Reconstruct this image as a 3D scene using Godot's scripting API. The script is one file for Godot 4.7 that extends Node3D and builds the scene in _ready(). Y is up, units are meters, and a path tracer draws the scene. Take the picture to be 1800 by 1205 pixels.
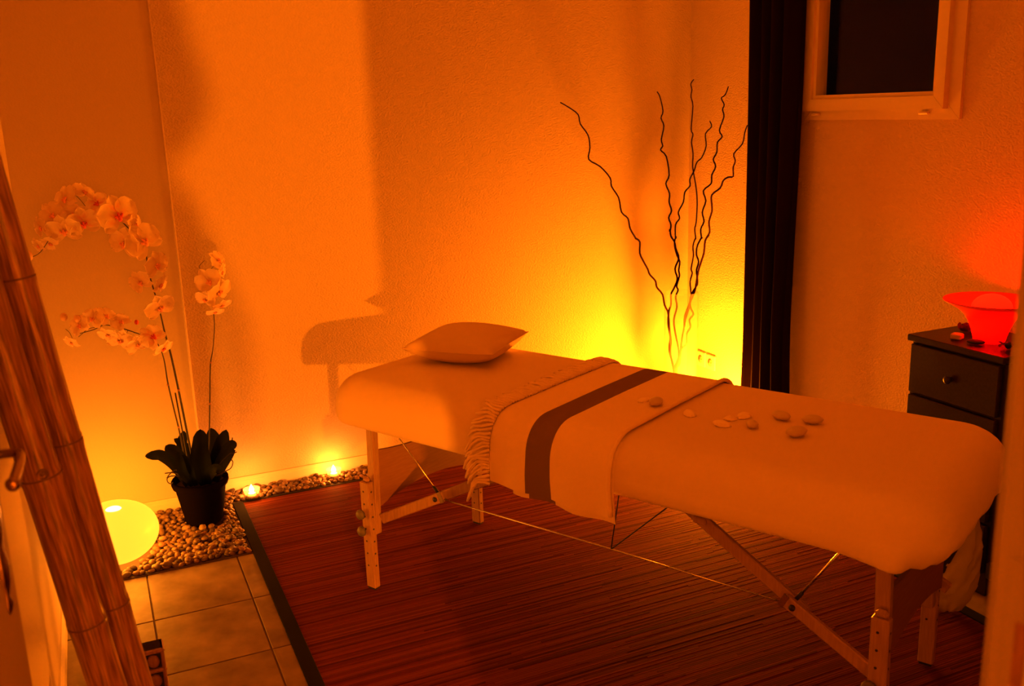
extends Node3D

# ------------------------------------------------------------------ camera model
const CAM_H := 1.6
const FPX := 1669.76
var cam_basis := Basis(Vector3(0.91148, -0.03230, 0.41007), Vector3(0.12671, 0.97048, -0.20519), Vector3(-0.39134, 0.23899, 0.88867))
# room planes
const X_LEFT := -0.24
const X_RIGHT := 2.812
const Z_BACK := -4.09
const Z_JOG := -3.99
const X_JOG := 0.312
const Z_FRONT := -0.43
const CEIL := 2.5

var used := {}
var rng := RandomNumberGenerator.new()
var K := {}

func ray(u: float, v: float) -> Vector3:
	return cam_basis * Vector3((u - 900.0) / FPX, -(v - 602.5) / FPX, -1.0)
func on_z(u: float, v: float, z: float) -> Vector3:
	var d := ray(u, v)
	return Vector3(0, CAM_H, 0) + d * (z / d.z)
func on_x(u: float, v: float, x: float) -> Vector3:
	var d := ray(u, v)
	return Vector3(0, CAM_H, 0) + d * (x / d.x)
func on_y(u: float, v: float, y: float) -> Vector3:
	var d := ray(u, v)
	return Vector3(0, CAM_H, 0) + d * ((y - CAM_H) / d.y)

# ------------------------------------------------------------------ mesh helpers
func new_st(flat := false) -> SurfaceTool:
	var st := SurfaceTool.new()
	st.begin(Mesh.PRIMITIVE_TRIANGLES)
	st.set_smooth_group(0xFFFFFFFF if flat else 0)
	return st
func tri(st: SurfaceTool, a: Vector3, b: Vector3, c: Vector3) -> void:   # counter-clockwise seen from outside
	st.add_vertex(a); st.add_vertex(c); st.add_vertex(b)
func quad(st: SurfaceTool, a: Vector3, b: Vector3, c: Vector3, d: Vector3) -> void:
	tri(st, a, b, c); tri(st, a, c, d)
func commit(st: SurfaceTool, m: Material) -> ArrayMesh:
	st.generate_normals()
	var mesh := st.commit()
	mesh.surface_set_material(0, m)
	return mesh
func numbered(called: String) -> String:
	if not used.has(called):
		used[called] = 0
		return called
	used[called] += 1
	return "%s_%03d" % [called, used[called]]
func put(called: String, mesh: Mesh, parent: Node = null, xf := Transform3D.IDENTITY) -> MeshInstance3D:
	var o := MeshInstance3D.new()
	o.mesh = mesh
	o.transform = xf
	o.cast_shadow = GeometryInstance3D.SHADOW_CASTING_SETTING_ON
	if parent == null or parent == self:
		o.name = numbered(called)
		add_child(o)
	else:
		o.name = called
		parent.add_child(o, true)
	return o
func part(called: String, st: SurfaceTool, m: Material, parent: Node = null, xf := Transform3D.IDENTITY) -> MeshInstance3D:
	return put(called, commit(st, m), parent, xf)
func tag(o: Node, label: String, category: String, group := "") -> Node:
	o.set_meta("label", label)
	o.set_meta("category", category)
	if group != "":
		o.set_meta("group", group)
	return o
func thing(called: String, label: String, category: String, at := Vector3.ZERO, turn := 0.0, group := "") -> Node3D:
	var o := Node3D.new()
	o.name = numbered(called)
	add_child(o)
	o.position = at
	o.rotation.y = turn
	tag(o, label, category, group)
	return o
func struct(called: String, st: SurfaceTool, m: Material, label := "") -> MeshInstance3D:
	var o := part(called, st, m)
	o.set_meta("kind", "structure")
	if label != "":
		o.set_meta("label", label)
	return o
func bx(st: SurfaceTool, c: Vector3, s: Vector3, bevel := 0.0, bas := Basis.IDENTITY) -> void:
	var h := s * 0.5
	var b: float = min(bevel, min(h.x, min(h.y, h.z)) * 0.95)
	var xf := Transform3D(bas, c)
	if b <= 0.0:
		var p := []
		for i in 8:
			p.append(xf * Vector3(h.x if i & 1 else -h.x, h.y if i & 2 else -h.y, h.z if i & 4 else -h.z))
		quad(st, p[4], p[5], p[7], p[6]); quad(st, p[1], p[0], p[2], p[3])
		quad(st, p[5], p[1], p[3], p[7]); quad(st, p[0], p[4], p[6], p[2])
		quad(st, p[2], p[6], p[7], p[3]); quad(st, p[0], p[1], p[5], p[4])
		return
	# chamfered: for every corner three points, one on each face
	var f := {}
	for i in 8:
		var sg := Vector3(1 if i & 1 else -1, 1 if i & 2 else -1, 1 if i & 4 else -1)
		for ax in 3:
			var q := Vector3(h.x - b, h.y - b, h.z - b)
			q[ax] = h[ax]
			f[[i, ax]] = xf * (q * sg)
	for ax in 3:
		var u := (ax + 1) % 3
		var v := (ax + 2) % 3
		for sgn in 2:
			var base := (1 << ax) if sgn == 1 else 0
			var a = f[[base, ax]]; var c1 = f[[base | (1 << u), ax]]; var d = f[[base | (1 << u) | (1 << v), ax]]; var e = f[[base | (1 << v), ax]]
			if sgn == 1: quad(st, a, c1, d, e)
			else: quad(st, a, e, d, c1)
	for ax in 3:                       # edges along ax
		var u := (ax + 1) % 3
		var v := (ax + 2) % 3
		for k in 4:
			var base := ((1 << u) if k & 1 else 0) | ((1 << v) if k & 2 else 0)
			var top := base | (1 << ax)
			var a = f[[base, u]]; var b1 = f[[top, u]]; var c2 = f[[top, v]]; var d2 = f[[base, v]]
			var nrm: Vector3 = (b1 - a).cross(c2 - a)
			if nrm.dot((a + c2) * 0.5 - c) > 0: quad(st, a, b1, c2, d2)
			else: quad(st, d2, c2, b1, a)
	for i in 8:
		var a = f[[i, 0]]; var b2 = f[[i, 1]]; var c3 = f[[i, 2]]
		if (b2 - a).cross(c3 - a).dot(a - c) > 0: tri(st, a, b2, c3)
		else: tri(st, a, c3, b2)
func box_part(called: String, c: Vector3, s: Vector3, m: Material, parent: Node = null, bevel := 0.0, bas := Basis.IDENTITY) -> MeshInstance3D:
	var st := new_st(true)
	bx(st, c, s, bevel, bas)
	return part(called, st, m, parent)
# rows of points; rows run u, points in a row run v; outside is on the side of (row direction) x (point direction)
func grid(st: SurfaceTool, rows: Array, close_v := false, cols: Array = []) -> void:
	for i in rows.size() - 1:
		var a: PackedVector3Array = rows[i]
		var b: PackedVector3Array = rows[i + 1]
		var n := a.size()
		for j in (n if close_v else n - 1):
			var k := (j + 1) % n
			if cols.is_empty():
				quad(st, a[j], b[j], b[k], a[k])
			else:
				var ca: PackedColorArray = cols[i]
				var cb: PackedColorArray = cols[i + 1]
				st.set_color(ca[j]); st.add_vertex(a[j]); st.set_color(cb[k]); st.add_vertex(b[k]); st.set_color(cb[j]); st.add_vertex(b[j])
				st.set_color(ca[j]); st.add_vertex(a[j]); st.set_color(ca[k]); st.add_vertex(a[k]); st.set_color(cb[k]); st.add_vertex(b[k])
func fan(st: SurfaceTool, ring: PackedVector3Array, centre: Vector3, flip := false) -> void:
	for j in ring.size():
		var k := (j + 1) % ring.size()
		if flip: tri(st, centre, ring[k], ring[j])
		else: tri(st, centre, ring[j], ring[k])
func lathe(st: SurfaceTool, prof: Array, segs := 32, at := Vector3.ZERO, bas := Basis.IDENTITY) -> void:   # profile of Vector2(radius, height), bottom to top on the outside
	var rows := []
	for p in prof:
		var r := PackedVector3Array()
		for j in segs:
			var a := -TAU * j / segs
			r.append(at + bas * Vector3(p.x * cos(a), p.y, p.x * sin(a)))
		rows.append(r)
	var flipped := []
	for r in rows: flipped.append(r)
	grid(st, flipped, true)
func tube(st: SurfaceTool, pts: PackedVector3Array, radii, sides := 6, caps := true) -> void:
	var n := pts.size()
	var up := Vector3.UP
	var rows := []
	var t0: Vector3 = (pts[1] - pts[0]).normalized()
	var nx := t0.cross(Vector3(0.31, 0.2, 0.93)).normalized()
	for i in n:
		var t: Vector3 = (pts[min(i + 1, n - 1)] - pts[max(i - 1, 0)]).normalized()
		nx = (nx - t * nx.dot(t)).normalized()
		var ny := t.cross(nx)
		var r: float = radii if (radii is float or radii is int) else radii[i]
		var ring := PackedVector3Array()
		for j in sides:
			var a := -TAU * j / sides
			ring.append(pts[i] + (nx * cos(a) + ny * sin(a)) * r)
		rows.append(ring)
	grid(st, rows, true)
	if caps:
		fan(st, rows[0], pts[0]); fan(st, rows[n - 1], pts[n - 1], true)
func blob(st: SurfaceTool, c: Vector3, r: Vector3, segs := 8, rings := 5, bas := Basis.IDENTITY, wob := 0.0, sd := 0) -> void:
	var g := RandomNumberGenerator.new()
	g.seed = 77 + sd
	var rows := []
	for i in rings + 1:
		var ph := -PI / 2 + PI * i / rings
		var ring := PackedVector3Array()
		for j in segs:
			var a := -TAU * j / segs
			var w := 1.0 + (g.randf_range(-wob, wob) if i > 0 and i < rings else 0.0)
			ring.append(c + bas * (Vector3(cos(ph) * cos(a), sin(ph), cos(ph) * sin(a)) * r * w))
		rows.append(ring)
	grid(st, rows, true)
func smooth_path(src: PackedVector3Array, per := 4) -> PackedVector3Array:
	var out := PackedVector3Array()
	for i in src.size() - 1:
		var p0 := src[max(i - 1, 0)]; var p3 := src[min(i + 2, src.size() - 1)]
		for k in per:
			out.append(src[i].cubic_interpolate(src[i + 1], p0, p3, float(k) / per))
	out.append(src[src.size() - 1])
	return out

# ------------------------------------------------------------------ material helpers
func lin(r: float, g: float, b: float, a := 1.0) -> Color:
	var c := Color(r, g, b).linear_to_srgb()
	c.a = a
	return c
func mat(c: Color, rough := 0.8, metal := 0.0, spec := 0.5) -> StandardMaterial3D:
	var m := StandardMaterial3D.new()
	m.albedo_color = c
	m.roughness = rough
	m.metallic = metal
	m.metallic_specular = spec
	return m
func noise_image(size: int, freq: float, sd: int, oct := 3, kind := FastNoiseLite.TYPE_SIMPLEX_SMOOTH) -> Image:
	var n := FastNoiseLite.new()
	n.seed = sd
	n.noise_type = kind
	n.frequency = freq
	n.fractal_octaves = oct
	return n.get_seamless_image(size, size)
func normal_tex(img: Image, k: float) -> ImageTexture:
	var i: Image = img.duplicate()
	i.convert(Image.FORMAT_RGBA8)
	i.bump_map_to_normal_map(k)
	return ImageTexture.create_from_image(i)
func tone_tex(img: Image, lo: Color, hi: Color, power := 1.0) -> ImageTexture:   # linear colours
	var w := img.get_width()
	var out := Image.create(w, w, false, Image.FORMAT_RGB8)
	for y in w:
		for x in w:
			var t := pow(clampf(img.get_pixel(x, y).r, 0.0, 1.0), power)
			out.set_pixel(x, y, lo.lerp(hi, t).linear_to_srgb())
	return ImageTexture.create_from_image(out)
func tri_map(m: StandardMaterial3D, scale: Vector3, world := false, offset := Vector3.ZERO) -> StandardMaterial3D:
	m.uv1_triplanar = true
	m.uv1_world_triplanar = world
	m.uv1_scale = scale
	m.uv1_offset = offset
	m.uv1_triplanar_sharpness = 4.0
	return m
func with_normal(m: StandardMaterial3D, t: Texture2D, k := 1.0) -> StandardMaterial3D:
	m.normal_enabled = true
	m.normal_texture = t
	m.normal_scale = k
	return m
func glow(m: StandardMaterial3D, c: Color, e: float) -> StandardMaterial3D:
	m.emission_enabled = true
	m.emission = c
	m.emission_energy_multiplier = e
	return m
func omni(at: Vector3, c: Color, e: float, size: float, parent: Node = null, called := "lamp_light") -> OmniLight3D:
	var l := OmniLight3D.new()
	l.name = called
	l.light_color = c
	l.light_energy = e
	l.light_size = size
	l.omni_range = 9.0
	l.omni_attenuation = 2.0
	l.shadow_enabled = true
	(parent if parent else self).add_child(l, true)
	if parent: l.position = at
	else: l.position = at
	return l

func make_materials() -> void:
	var fine := noise_image(512, 0.085, 3, 3)
	var mid := noise_image(256, 0.03, 5, 4)
	var weave := Image.create(64, 64, false, Image.FORMAT_RGB8)
	for y in 64:
		for x in 64:
			var v := 0.5 + 0.25 * sin(x * TAU / 8.0) * (1.0 if (y / 8) % 2 == 0 else -1.0) + 0.25 * sin(y * TAU / 8.0)
			weave.set_pixel(x, y, Color(v, v, v))
	var weave_n := normal_tex(weave, 1.5)
	K.plaster = tri_map(with_normal(mat(lin(0.52, 0.42, 0.33), 0.9, 0, 0.2), normal_tex(fine, 4.0), 0.5), Vector3(1.9, 2.7, 1.9), true)
	K.smooth_plaster = tri_map(with_normal(mat(lin(0.52, 0.42, 0.33), 0.85, 0, 0.25), normal_tex(fine, 3.0), 0.15), Vector3(1.9, 2.7, 1.9), true)
	K.ceiling = mat(lin(0.58, 0.47, 0.38), 0.95, 0, 0.2)
	K.white_paint = mat(lin(0.62, 0.54, 0.45), 0.4, 0, 0.4)
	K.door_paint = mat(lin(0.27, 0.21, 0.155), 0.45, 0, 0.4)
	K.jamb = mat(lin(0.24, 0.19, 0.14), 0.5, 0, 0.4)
	K.grout = mat(lin(0.16, 0.12, 0.09), 0.95)
	var mot := noise_image(256, 0.012, 11, 5)
	K.tiles = []
	var tile_tex := tone_tex(mot, Color(0.13, 0.095, 0.065), Color(0.31, 0.25, 0.185))
	for i in 4:
		K.tiles.append(tri_map(with_normal(tri_map(mat(Color.WHITE, 0.55, 0, 0.35), Vector3.ONE), normal_tex(mid, 1.2), 0.25), Vector3(1.7, 1.7, 1.7), false, Vector3(0.27 * i, 0.4 * i, 0.61 * i)))
		K.tiles[i].albedo_texture = tile_tex
	# bamboo mat
	var streak := noise_image(256, 0.02, 21, 4)
	K.slat = mat(Color.WHITE, 0.8, 0, 0.12)
	K.slat.vertex_color_use_as_albedo = true
	K.black_cloth = tri_map(with_normal(mat(lin(0.010, 0.009, 0.008), 0.95, 0, 0.2), weave_n, 0.5), Vector3(60, 60, 60))
	# stones
	K.stones = []
	for c in [Color(0.16, 0.10, 0.056), Color(0.10, 0.062, 0.035), Color(0.23, 0.16, 0.10), Color(0.13, 0.093, 0.06), Color(0.18, 0.095, 0.045), Color(0.065, 0.04, 0.025)]:
		K.stones.append(mat(lin(c.r, c.g, c.b), 0.5, 0, 0.4))
	K.mesh_backing = mat(lin(0.07, 0.05, 0.04), 0.95)
	# wood and bamboo
	K.beech = tri_map(mat(Color.WHITE, 0.45, 0, 0.4), Vector3(22, 2.2, 22))
	K.beech.albedo_texture = tone_tex(streak, Color(0.27, 0.155, 0.075), Color(0.37, 0.225, 0.12))
	K.panel_wood = tri_map(mat(Color.WHITE, 0.6, 0, 0.3), Vector3(2.2, 20, 20))
	K.panel_wood.albedo_texture = tone_tex(streak, Color(0.19, 0.085, 0.035), Color(0.23, 0.11, 0.05))
	K.dark_wood = tri_map(mat(Color.WHITE, 0.35, 0, 0.32), Vector3(2, 14, 14))
	K.dark_wood.albedo_texture = tone_tex(streak, Color(0.010, 0.006, 0.004), Color(0.022, 0.013, 0.008))
	K.bamboo = tri_map(mat(Color.WHITE, 0.30, 0, 0.5), Vector3(15, 0.75, 15))
	K.bamboo.albedo_texture = tone_tex(noise_image(256, 0.045, 31, 5), Color(0.045, 0.017, 0.006), Color(0.42, 0.21, 0.08), 1.15)
	K.bamboo_ring = mat(lin(0.10, 0.05, 0.025), 0.7)
	K.carved = tri_map(mat(Color.WHITE, 0.5, 0, 0.4), Vector3(14, 3, 14))
	K.carved.albedo_texture = tone_tex(streak, Color(0.16, 0.07, 0.03), Color(0.26, 0.13, 0.06))
	K.carved_dark = mat(lin(0.012, 0.009, 0.007), 0.8)
	# cloth
	K.sheet = tri_map(with_normal(mat(lin(0.76, 0.62, 0.49), 0.95, 0, 0.15), weave_n, 0.25), Vector3(70, 70, 70))
	K.sheet.rim_enabled = true
	K.sheet.rim = 0.25
	K.throw = tri_map(with_normal(mat(Color.WHITE, 0.95, 0, 0.1), weave_n, 0.5), Vector3(45, 45, 45))
	K.throw.vertex_color_use_as_albedo = true
	K.fringe = mat(lin(0.85, 0.70, 0.55), 0.95, 0, 0.1)
	K.pillow = tri_map(with_normal(mat(lin(0.68, 0.54, 0.41), 0.95, 0, 0.15), weave_n, 0.5), Vector3(60, 60, 60))
	K.pad = mat(lin(0.12, 0.10, 0.09), 0.8)
	K.curtain = tri_map(with_normal(mat(lin(0.010, 0.0055, 0.004), 0.95, 0, 0.08), weave_n, 0.4), Vector3(50, 50, 50))
	K.curtain.backlight_enabled = true
	K.curtain.backlight = lin(0.02, 0.010, 0.006)
	K.bag = tri_map(with_normal(mat(lin(0.46, 0.42, 0.36), 0.9, 0, 0.2), normal_tex(mid, 2.0), 0.5), Vector3(6, 6, 6))
	K.strap = mat(lin(0.010, 0.010, 0.010), 0.7)
	# metals, glass
	K.brass = mat(lin(0.75, 0.50, 0.20), 0.22, 1.0)
	K.dark_brass = mat(lin(0.30, 0.19, 0.08), 0.25, 1.0)
	K.steel = mat(lin(0.62, 0.58, 0.52), 0.25, 1.0)
	K.knob = mat(lin(0.11, 0.10, 0.06), 0.6)
	K.black = mat(lin(0.008, 0.008, 0.008), 0.6)
	K.glass = mat(lin(0.95, 0.97, 0.95, 0.08), 0.03, 0, 0.5)
	K.glass.transparency = BaseMaterial3D.TRANSPARENCY_ALPHA
	K.pane = mat(lin(0.05, 0.05, 0.05, 0.03), 0.02, 0, 0.22)
	K.pane.transparency = BaseMaterial3D.TRANSPARENCY_ALPHA
	K.night = mat(lin(0.004, 0.004, 0.004), 0.9)
	# plants
	K.pot = mat(lin(0.003, 0.002, 0.0015), 0.85, 0, 0.05)
	K.soil = mat(lin(0.02, 0.014, 0.01), 1.0)
	K.leaf = mat(lin(0.004, 0.006, 0.002), 0.7, 0, 0.08)
	K.leaf.backlight_enabled = true
	K.leaf.backlight = lin(0.016, 0.02, 0.006)
	K.stem = mat(lin(0.020, 0.018, 0.008), 0.6)
	K.stem_tie = mat(lin(0.35, 0.14, 0.06), 0.7)
	K.petal = mat(Color.WHITE, 0.8, 0, 0.2)
	K.petal.vertex_color_use_as_albedo = true
	K.petal.backlight_enabled = true
	K.petal.backlight = lin(0.6, 0.6, 0.6)
	K.lip = mat(lin(0.62, 0.07, 0.06), 0.6)
	K.pale_lip = mat(lin(0.80, 0.34, 0.24), 0.6)
	K.twig = tri_map(mat(Color.WHITE, 0.85, 0, 0.1), Vector3(8, 8, 8))
	K.twig.albedo_texture = tone_tex(mid, Color(0.008, 0.002, 0.001), Color(0.026, 0.006, 0.002))
	K.dark_twig = mat(lin(0.004, 0.0015, 0.001), 0.9, 0, 0.06)
	K.wax = mat(lin(0.85, 0.78, 0.65), 0.5)
	K.shell = mat(lin(0.92, 0.78, 0.62), 0.5)
	K.shell_grey = mat(lin(0.58, 0.48, 0.30), 0.4)

# ------------------------------------------------------------------ scene
const WARM := Color(1.0, 0.195, 0.0035)       # linear colour of the candle-coloured lamps
const GLOBE := Color(1.0, 0.34, 0.020)
const E_HALL := 24.5
const E_CORNER := 6.5
const E_GLOBE := 1.0
const E_TEA := 0.085
const E_RED := 0.17
func warm() -> Color: return WARM.linear_to_srgb()

func _ready() -> void:
	rng.seed = 4711
	# --- camera
	var cam := Camera3D.new()
	cam.name = "camera"
	add_child(cam)
	cam.transform = Transform3D(cam_basis.orthonormalized(), Vector3(0, CAM_H, 0))
	var at := CameraAttributesPhysical.new()
	at.frustum_focal_length = 24.0 / (2.0 * (602.5 / FPX))
	at.frustum_focus_distance = 3.4
	at.exposure_aperture = 6.5
	cam.attributes = at
	cam.current = true
	# --- environment: night outside
	var we := WorldEnvironment.new()
	we.name = "world_environment"
	var env := Environment.new()
	env.background_mode = Environment.BG_COLOR
	env.background_color = Color(0.004, 0.004, 0.005)
	env.tonemap_mode = Environment.TONE_MAPPER_LINEAR
	env.tonemap_exposure = 1.0
	env.sdfgi_enabled = true
	env.ssao_enabled = true
	env.ssil_enabled = true
	we.environment = env
	add_child(we)
	make_materials()
	print("fov ", cam.fov)
	room()
	window_and_curtain()
	doorway()
	hall()
	floor_tiles()
	bamboo_mat()
	massage_table()
	sheet()
	throw_blanket()
	pillow()
	stones_on_sheet()
	pebbles()
	globe_lamp()
	corner_lamp()
	tea_light("small glass tea light burning on the pebbles beside the orchid pot", on_y(443, 868, 0.03))
	tea_light("small glass tea light burning on the pebble strip beside the massage table leg", on_y(587, 833, 0.03))
	orchid()
	vase_and_branches()
	sockets()
	chest()
	red_lamp()
	chest_top_things()
	cloth_bag()
	bamboo_poles()
	carved_block()

func wall_box(called: String, lo: Vector3, hi: Vector3, m: Material, label := "") -> MeshInstance3D:
	var st := new_st(true)
	bx(st, (lo + hi) * 0.5, hi - lo)
	return struct(called, st, m, label)

func room() -> void:
	wall_box("wall_back", Vector3(X_LEFT - 0.15, 0, Z_BACK - 0.15), Vector3(X_RIGHT + 0.15, CEIL, Z_BACK), K.plaster)
	wall_box("wall_back_pier", Vector3(X_LEFT, 0, Z_BACK), Vector3(X_JOG, CEIL, Z_JOG), K.smooth_plaster)
	wall_box("wall_left", Vector3(X_LEFT - 0.15, 0, Z_BACK), Vector3(X_LEFT, CEIL, Z_FRONT), K.smooth_plaster)
	# right wall round the window opening
	var st := new_st(true)
	var z0 := -3.20; var z1 := -2.48; var y0 := 1.55; var y1 := 2.25
	for b in [[Vector3(X_RIGHT, 0, Z_BACK), Vector3(X_RIGHT + 0.06, CEIL, z0)], [Vector3(X_RIGHT, 0, z1), Vector3(X_RIGHT + 0.06, CEIL, Z_FRONT)], [Vector3(X_RIGHT, 0, z0), Vector3(X_RIGHT + 0.06, y0, z1)], [Vector3(X_RIGHT, y1, z0), Vector3(X_RIGHT + 0.06, CEIL, z1)]]:
		bx(st, (b[0] + b[1]) * 0.5, b[1] - b[0])
	struct("wall_right", st, K.plaster)
	# front wall with the doorway the camera looks through
	st = new_st(true)
	bx(st, Vector3((0.582 + X_RIGHT) * 0.5, CEIL * 0.5, Z_FRONT + 0.075), Vector3(X_RIGHT - 0.582, CEIL, 0.15))
	bx(st, Vector3((X_LEFT + 0.582) * 0.5, (2.07 + CEIL) * 0.5, Z_FRONT + 0.075), Vector3(0.582 - X_LEFT, CEIL - 2.07, 0.15))
	struct("wall_front", st, K.smooth_plaster)
	wall_box("ceiling", Vector3(X_LEFT - 1.3, CEIL, Z_BACK - 0.15), Vector3(X_RIGHT + 0.2, CEIL + 0.1, 2.7), K.ceiling)
	st = new_st()
	tube(st, PackedVector3Array([Vector3(X_JOG - 0.001, 0.067, Z_JOG + 0.001), Vector3(X_JOG - 0.001, CEIL, Z_JOG + 0.001)]), 0.0045, 8)
	struct("trim_3", st, K.smooth_plaster, "thin pale corner bead on the edge of the pier")
	# baseboards: board with a rounded top lip
	var prof := func(st2: SurfaceTool, a: Vector3, b: Vector3, out: Vector3) -> void:
		var rows := []
		for q in [Vector2(0.013, 0.0), Vector2(0.013, 0.048), Vector2(0.010, 0.054), Vector2(0.010, 0.058), Vector2(0.006, 0.066), Vector2(0.0, 0.067)]:
			rows.append(PackedVector3Array([a + out * q.x + Vector3.UP * q.y, b + out * q.x + Vector3.UP * q.y]))
		grid(st2, rows)
	var bs := new_st(true)
	prof.call(bs, Vector3(X_RIGHT, 0, Z_BACK), Vector3(X_JOG, 0, Z_BACK), Vector3(0, 0, 1))
	struct("baseboard_back", bs, K.white_paint)
	bs = new_st(true)
	prof.call(bs, Vector3(X_JOG, 0, Z_JOG), Vector3(X_LEFT, 0, Z_JOG), Vector3(0, 0, 1))
	struct("baseboard_pier", bs, K.white_paint)
	bs = new_st(true)
	prof.call(bs, Vector3(X_LEFT, 0, Z_JOG), Vector3(X_LEFT, 0, -0.6), Vector3(1, 0, 0))
	struct("baseboard_left", bs, K.white_paint)
	bs = new_st(true)
	prof.call(bs, Vector3(X_RIGHT, 0, Z_FRONT), Vector3(X_RIGHT, 0, Z_BACK), Vector3(-1, 0, 0))
	struct("baseboard_right", bs, K.white_paint)

func frame_bars(parent: Node, called: String, x0: float, x1: float, zo: Vector2, yo: Vector2, w: float, m: Material) -> void:
	# four mitred bars round a window opening in the right wall
	var xc := (x0 + x1) * 0.5
	var xs: float = abs(x1 - x0)
	var c := [Vector2(zo.x, yo.x), Vector2(zo.y, yo.x), Vector2(zo.y, yo.y), Vector2(zo.x, yo.y)]
	var ci := [Vector2(zo.x + w, yo.x + w), Vector2(zo.y - w, yo.x + w), Vector2(zo.y - w, yo.y - w), Vector2(zo.x + w, yo.y - w)]
	for k in 4:
		var a: Vector2 = c[k]; var b: Vector2 = c[(k + 1) % 4]; var bi: Vector2 = ci[(k + 1) % 4]; var ai: Vector2 = ci[k]
		var st := new_st(true)
		var xa := xc - xs * 0.5; var xb := xc + xs * 0.5
		var P := func(x: float, q: Vector2) -> Vector3: return Vector3(x, q.y, q.x)
		var dl := 0.0006
		var ad := (b - a).normalized() * dl
		a += ad; ai += ad; b -= ad; bi -= ad
		quad(st, P.call(xa, a), P.call(xa, b), P.call(xa, bi), P.call(xa, ai))
		quad(st, P.call(xb, b), P.call(xb, a), P.call(xb, ai), P.call(xb, bi))
		quad(st, P.call(xa, b), P.call(xa, a), P.call(xb, a), P.call(xb, b))
		quad(st, P.call(xa, ai), P.call(xa, bi), P.call(xb, bi), P.call(xb, ai))
		quad(st, P.call(xa, a), P.call(xa, ai), P.call(xb, ai), P.call(xb, a))
		quad(st, P.call(xa, bi), P.call(xa, b), P.call(xb, b), P.call(xb, bi))
		part(called, st, m, parent)

func window_and_curtain() -> void:
	var w := Node3D.new()
	w.name = "window_1"
	add_child(w)
	w.set_meta("kind", "structure")
	w.set_meta("label", "white framed window with a dark night pane beside the curtain")
	frame_bars(w, "outer_frame", X_RIGHT - 0.012, X_RIGHT + 0.05, Vector2(-3.235, -2.45), Vector2(1.515, 2.28), 0.055, K.white_paint)
	frame_bars(w, "sash", X_RIGHT - 0.035, X_RIGHT + 0.03, Vector2(-3.222, -2.503), Vector2(1.552, 2.24), 0.045, K.white_paint)
	frame_bars(w, "glazing_bead", X_RIGHT - 0.022, X_RIGHT + 0.02, Vector2(-3.178, -2.547), Vector2(1.597, 2.195), 0.016, K.white_paint)
	box_part("glass_pane", Vector3(X_RIGHT + 0.0, 1.896, -2.862), Vector3(0.006, 0.58, 0.615), K.pane, w)
	for z in [-3.16, -2.60]:
		box_part("hinge_cap", Vector3(X_RIGHT - 0.018, 1.538, z), Vector3(0.014, 0.010, 0.045), K.white_paint, w, 0.003)
	# curtain, gathered beside the window
	var c := thing("curtain", "dark brown floor-length curtain gathered beside the window", "curtain")
	var rows := []
	var nz := 90
	var ny := 46
	for j in ny + 1:
		var t := float(j) / ny           # 0 at the top
		var y := lerpf(2.36, 0.015, t)
		var row := PackedVector3Array()
		var zl := lerpf(-3.53, -3.49, smoothstep(0.0, 0.12, t)) + 0.02 * sin(t * 3.0) - 0.02 * smoothstep(0.75, 1.0, t)
		var zr := lerpf(-3.205, -3.18, t) + 0.02 * sin(t * 4.0 + 1.0) + 0.03 * smoothstep(0.7, 1.0, t)
		for i in nz + 1:
			var s := float(i) / nz
			var ph := s * TAU * 4.5 + 0.6 * sin(t * 2.5 + s * 5.0)
			var amp := 0.046 + 0.006 * sin(s * 11.0 + t * 2.0)
			var x := 2.715 + amp * sin(ph) + 0.006 * sin(ph * 2.0 + 1.0)
			if s < 0.12:
				x -= 0.03 * (1.0 - s / 0.12) * smoothstep(0.55, 1.0, t)
			row.append(Vector3(x, y, lerpf(zl, zr, s) + 0.010 * cos(ph)))
		rows.append(row)
	var st := new_st()
	grid(st, rows)
	part("fabric", st, K.curtain, c)
	st = new_st()
	tube(st, PackedVector3Array([Vector3(2.715, 2.385, -3.60), Vector3(2.715, 2.385, -2.3)]), 0.012, 10)
	part("rod", st, K.dark_brass, c)
	for z in [-3.56, -2.36]:
		box_part("rod_bracket", Vector3(2.765, 2.385, z), Vector3(0.092, 0.018, 0.018), K.dark_brass, c)

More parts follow.
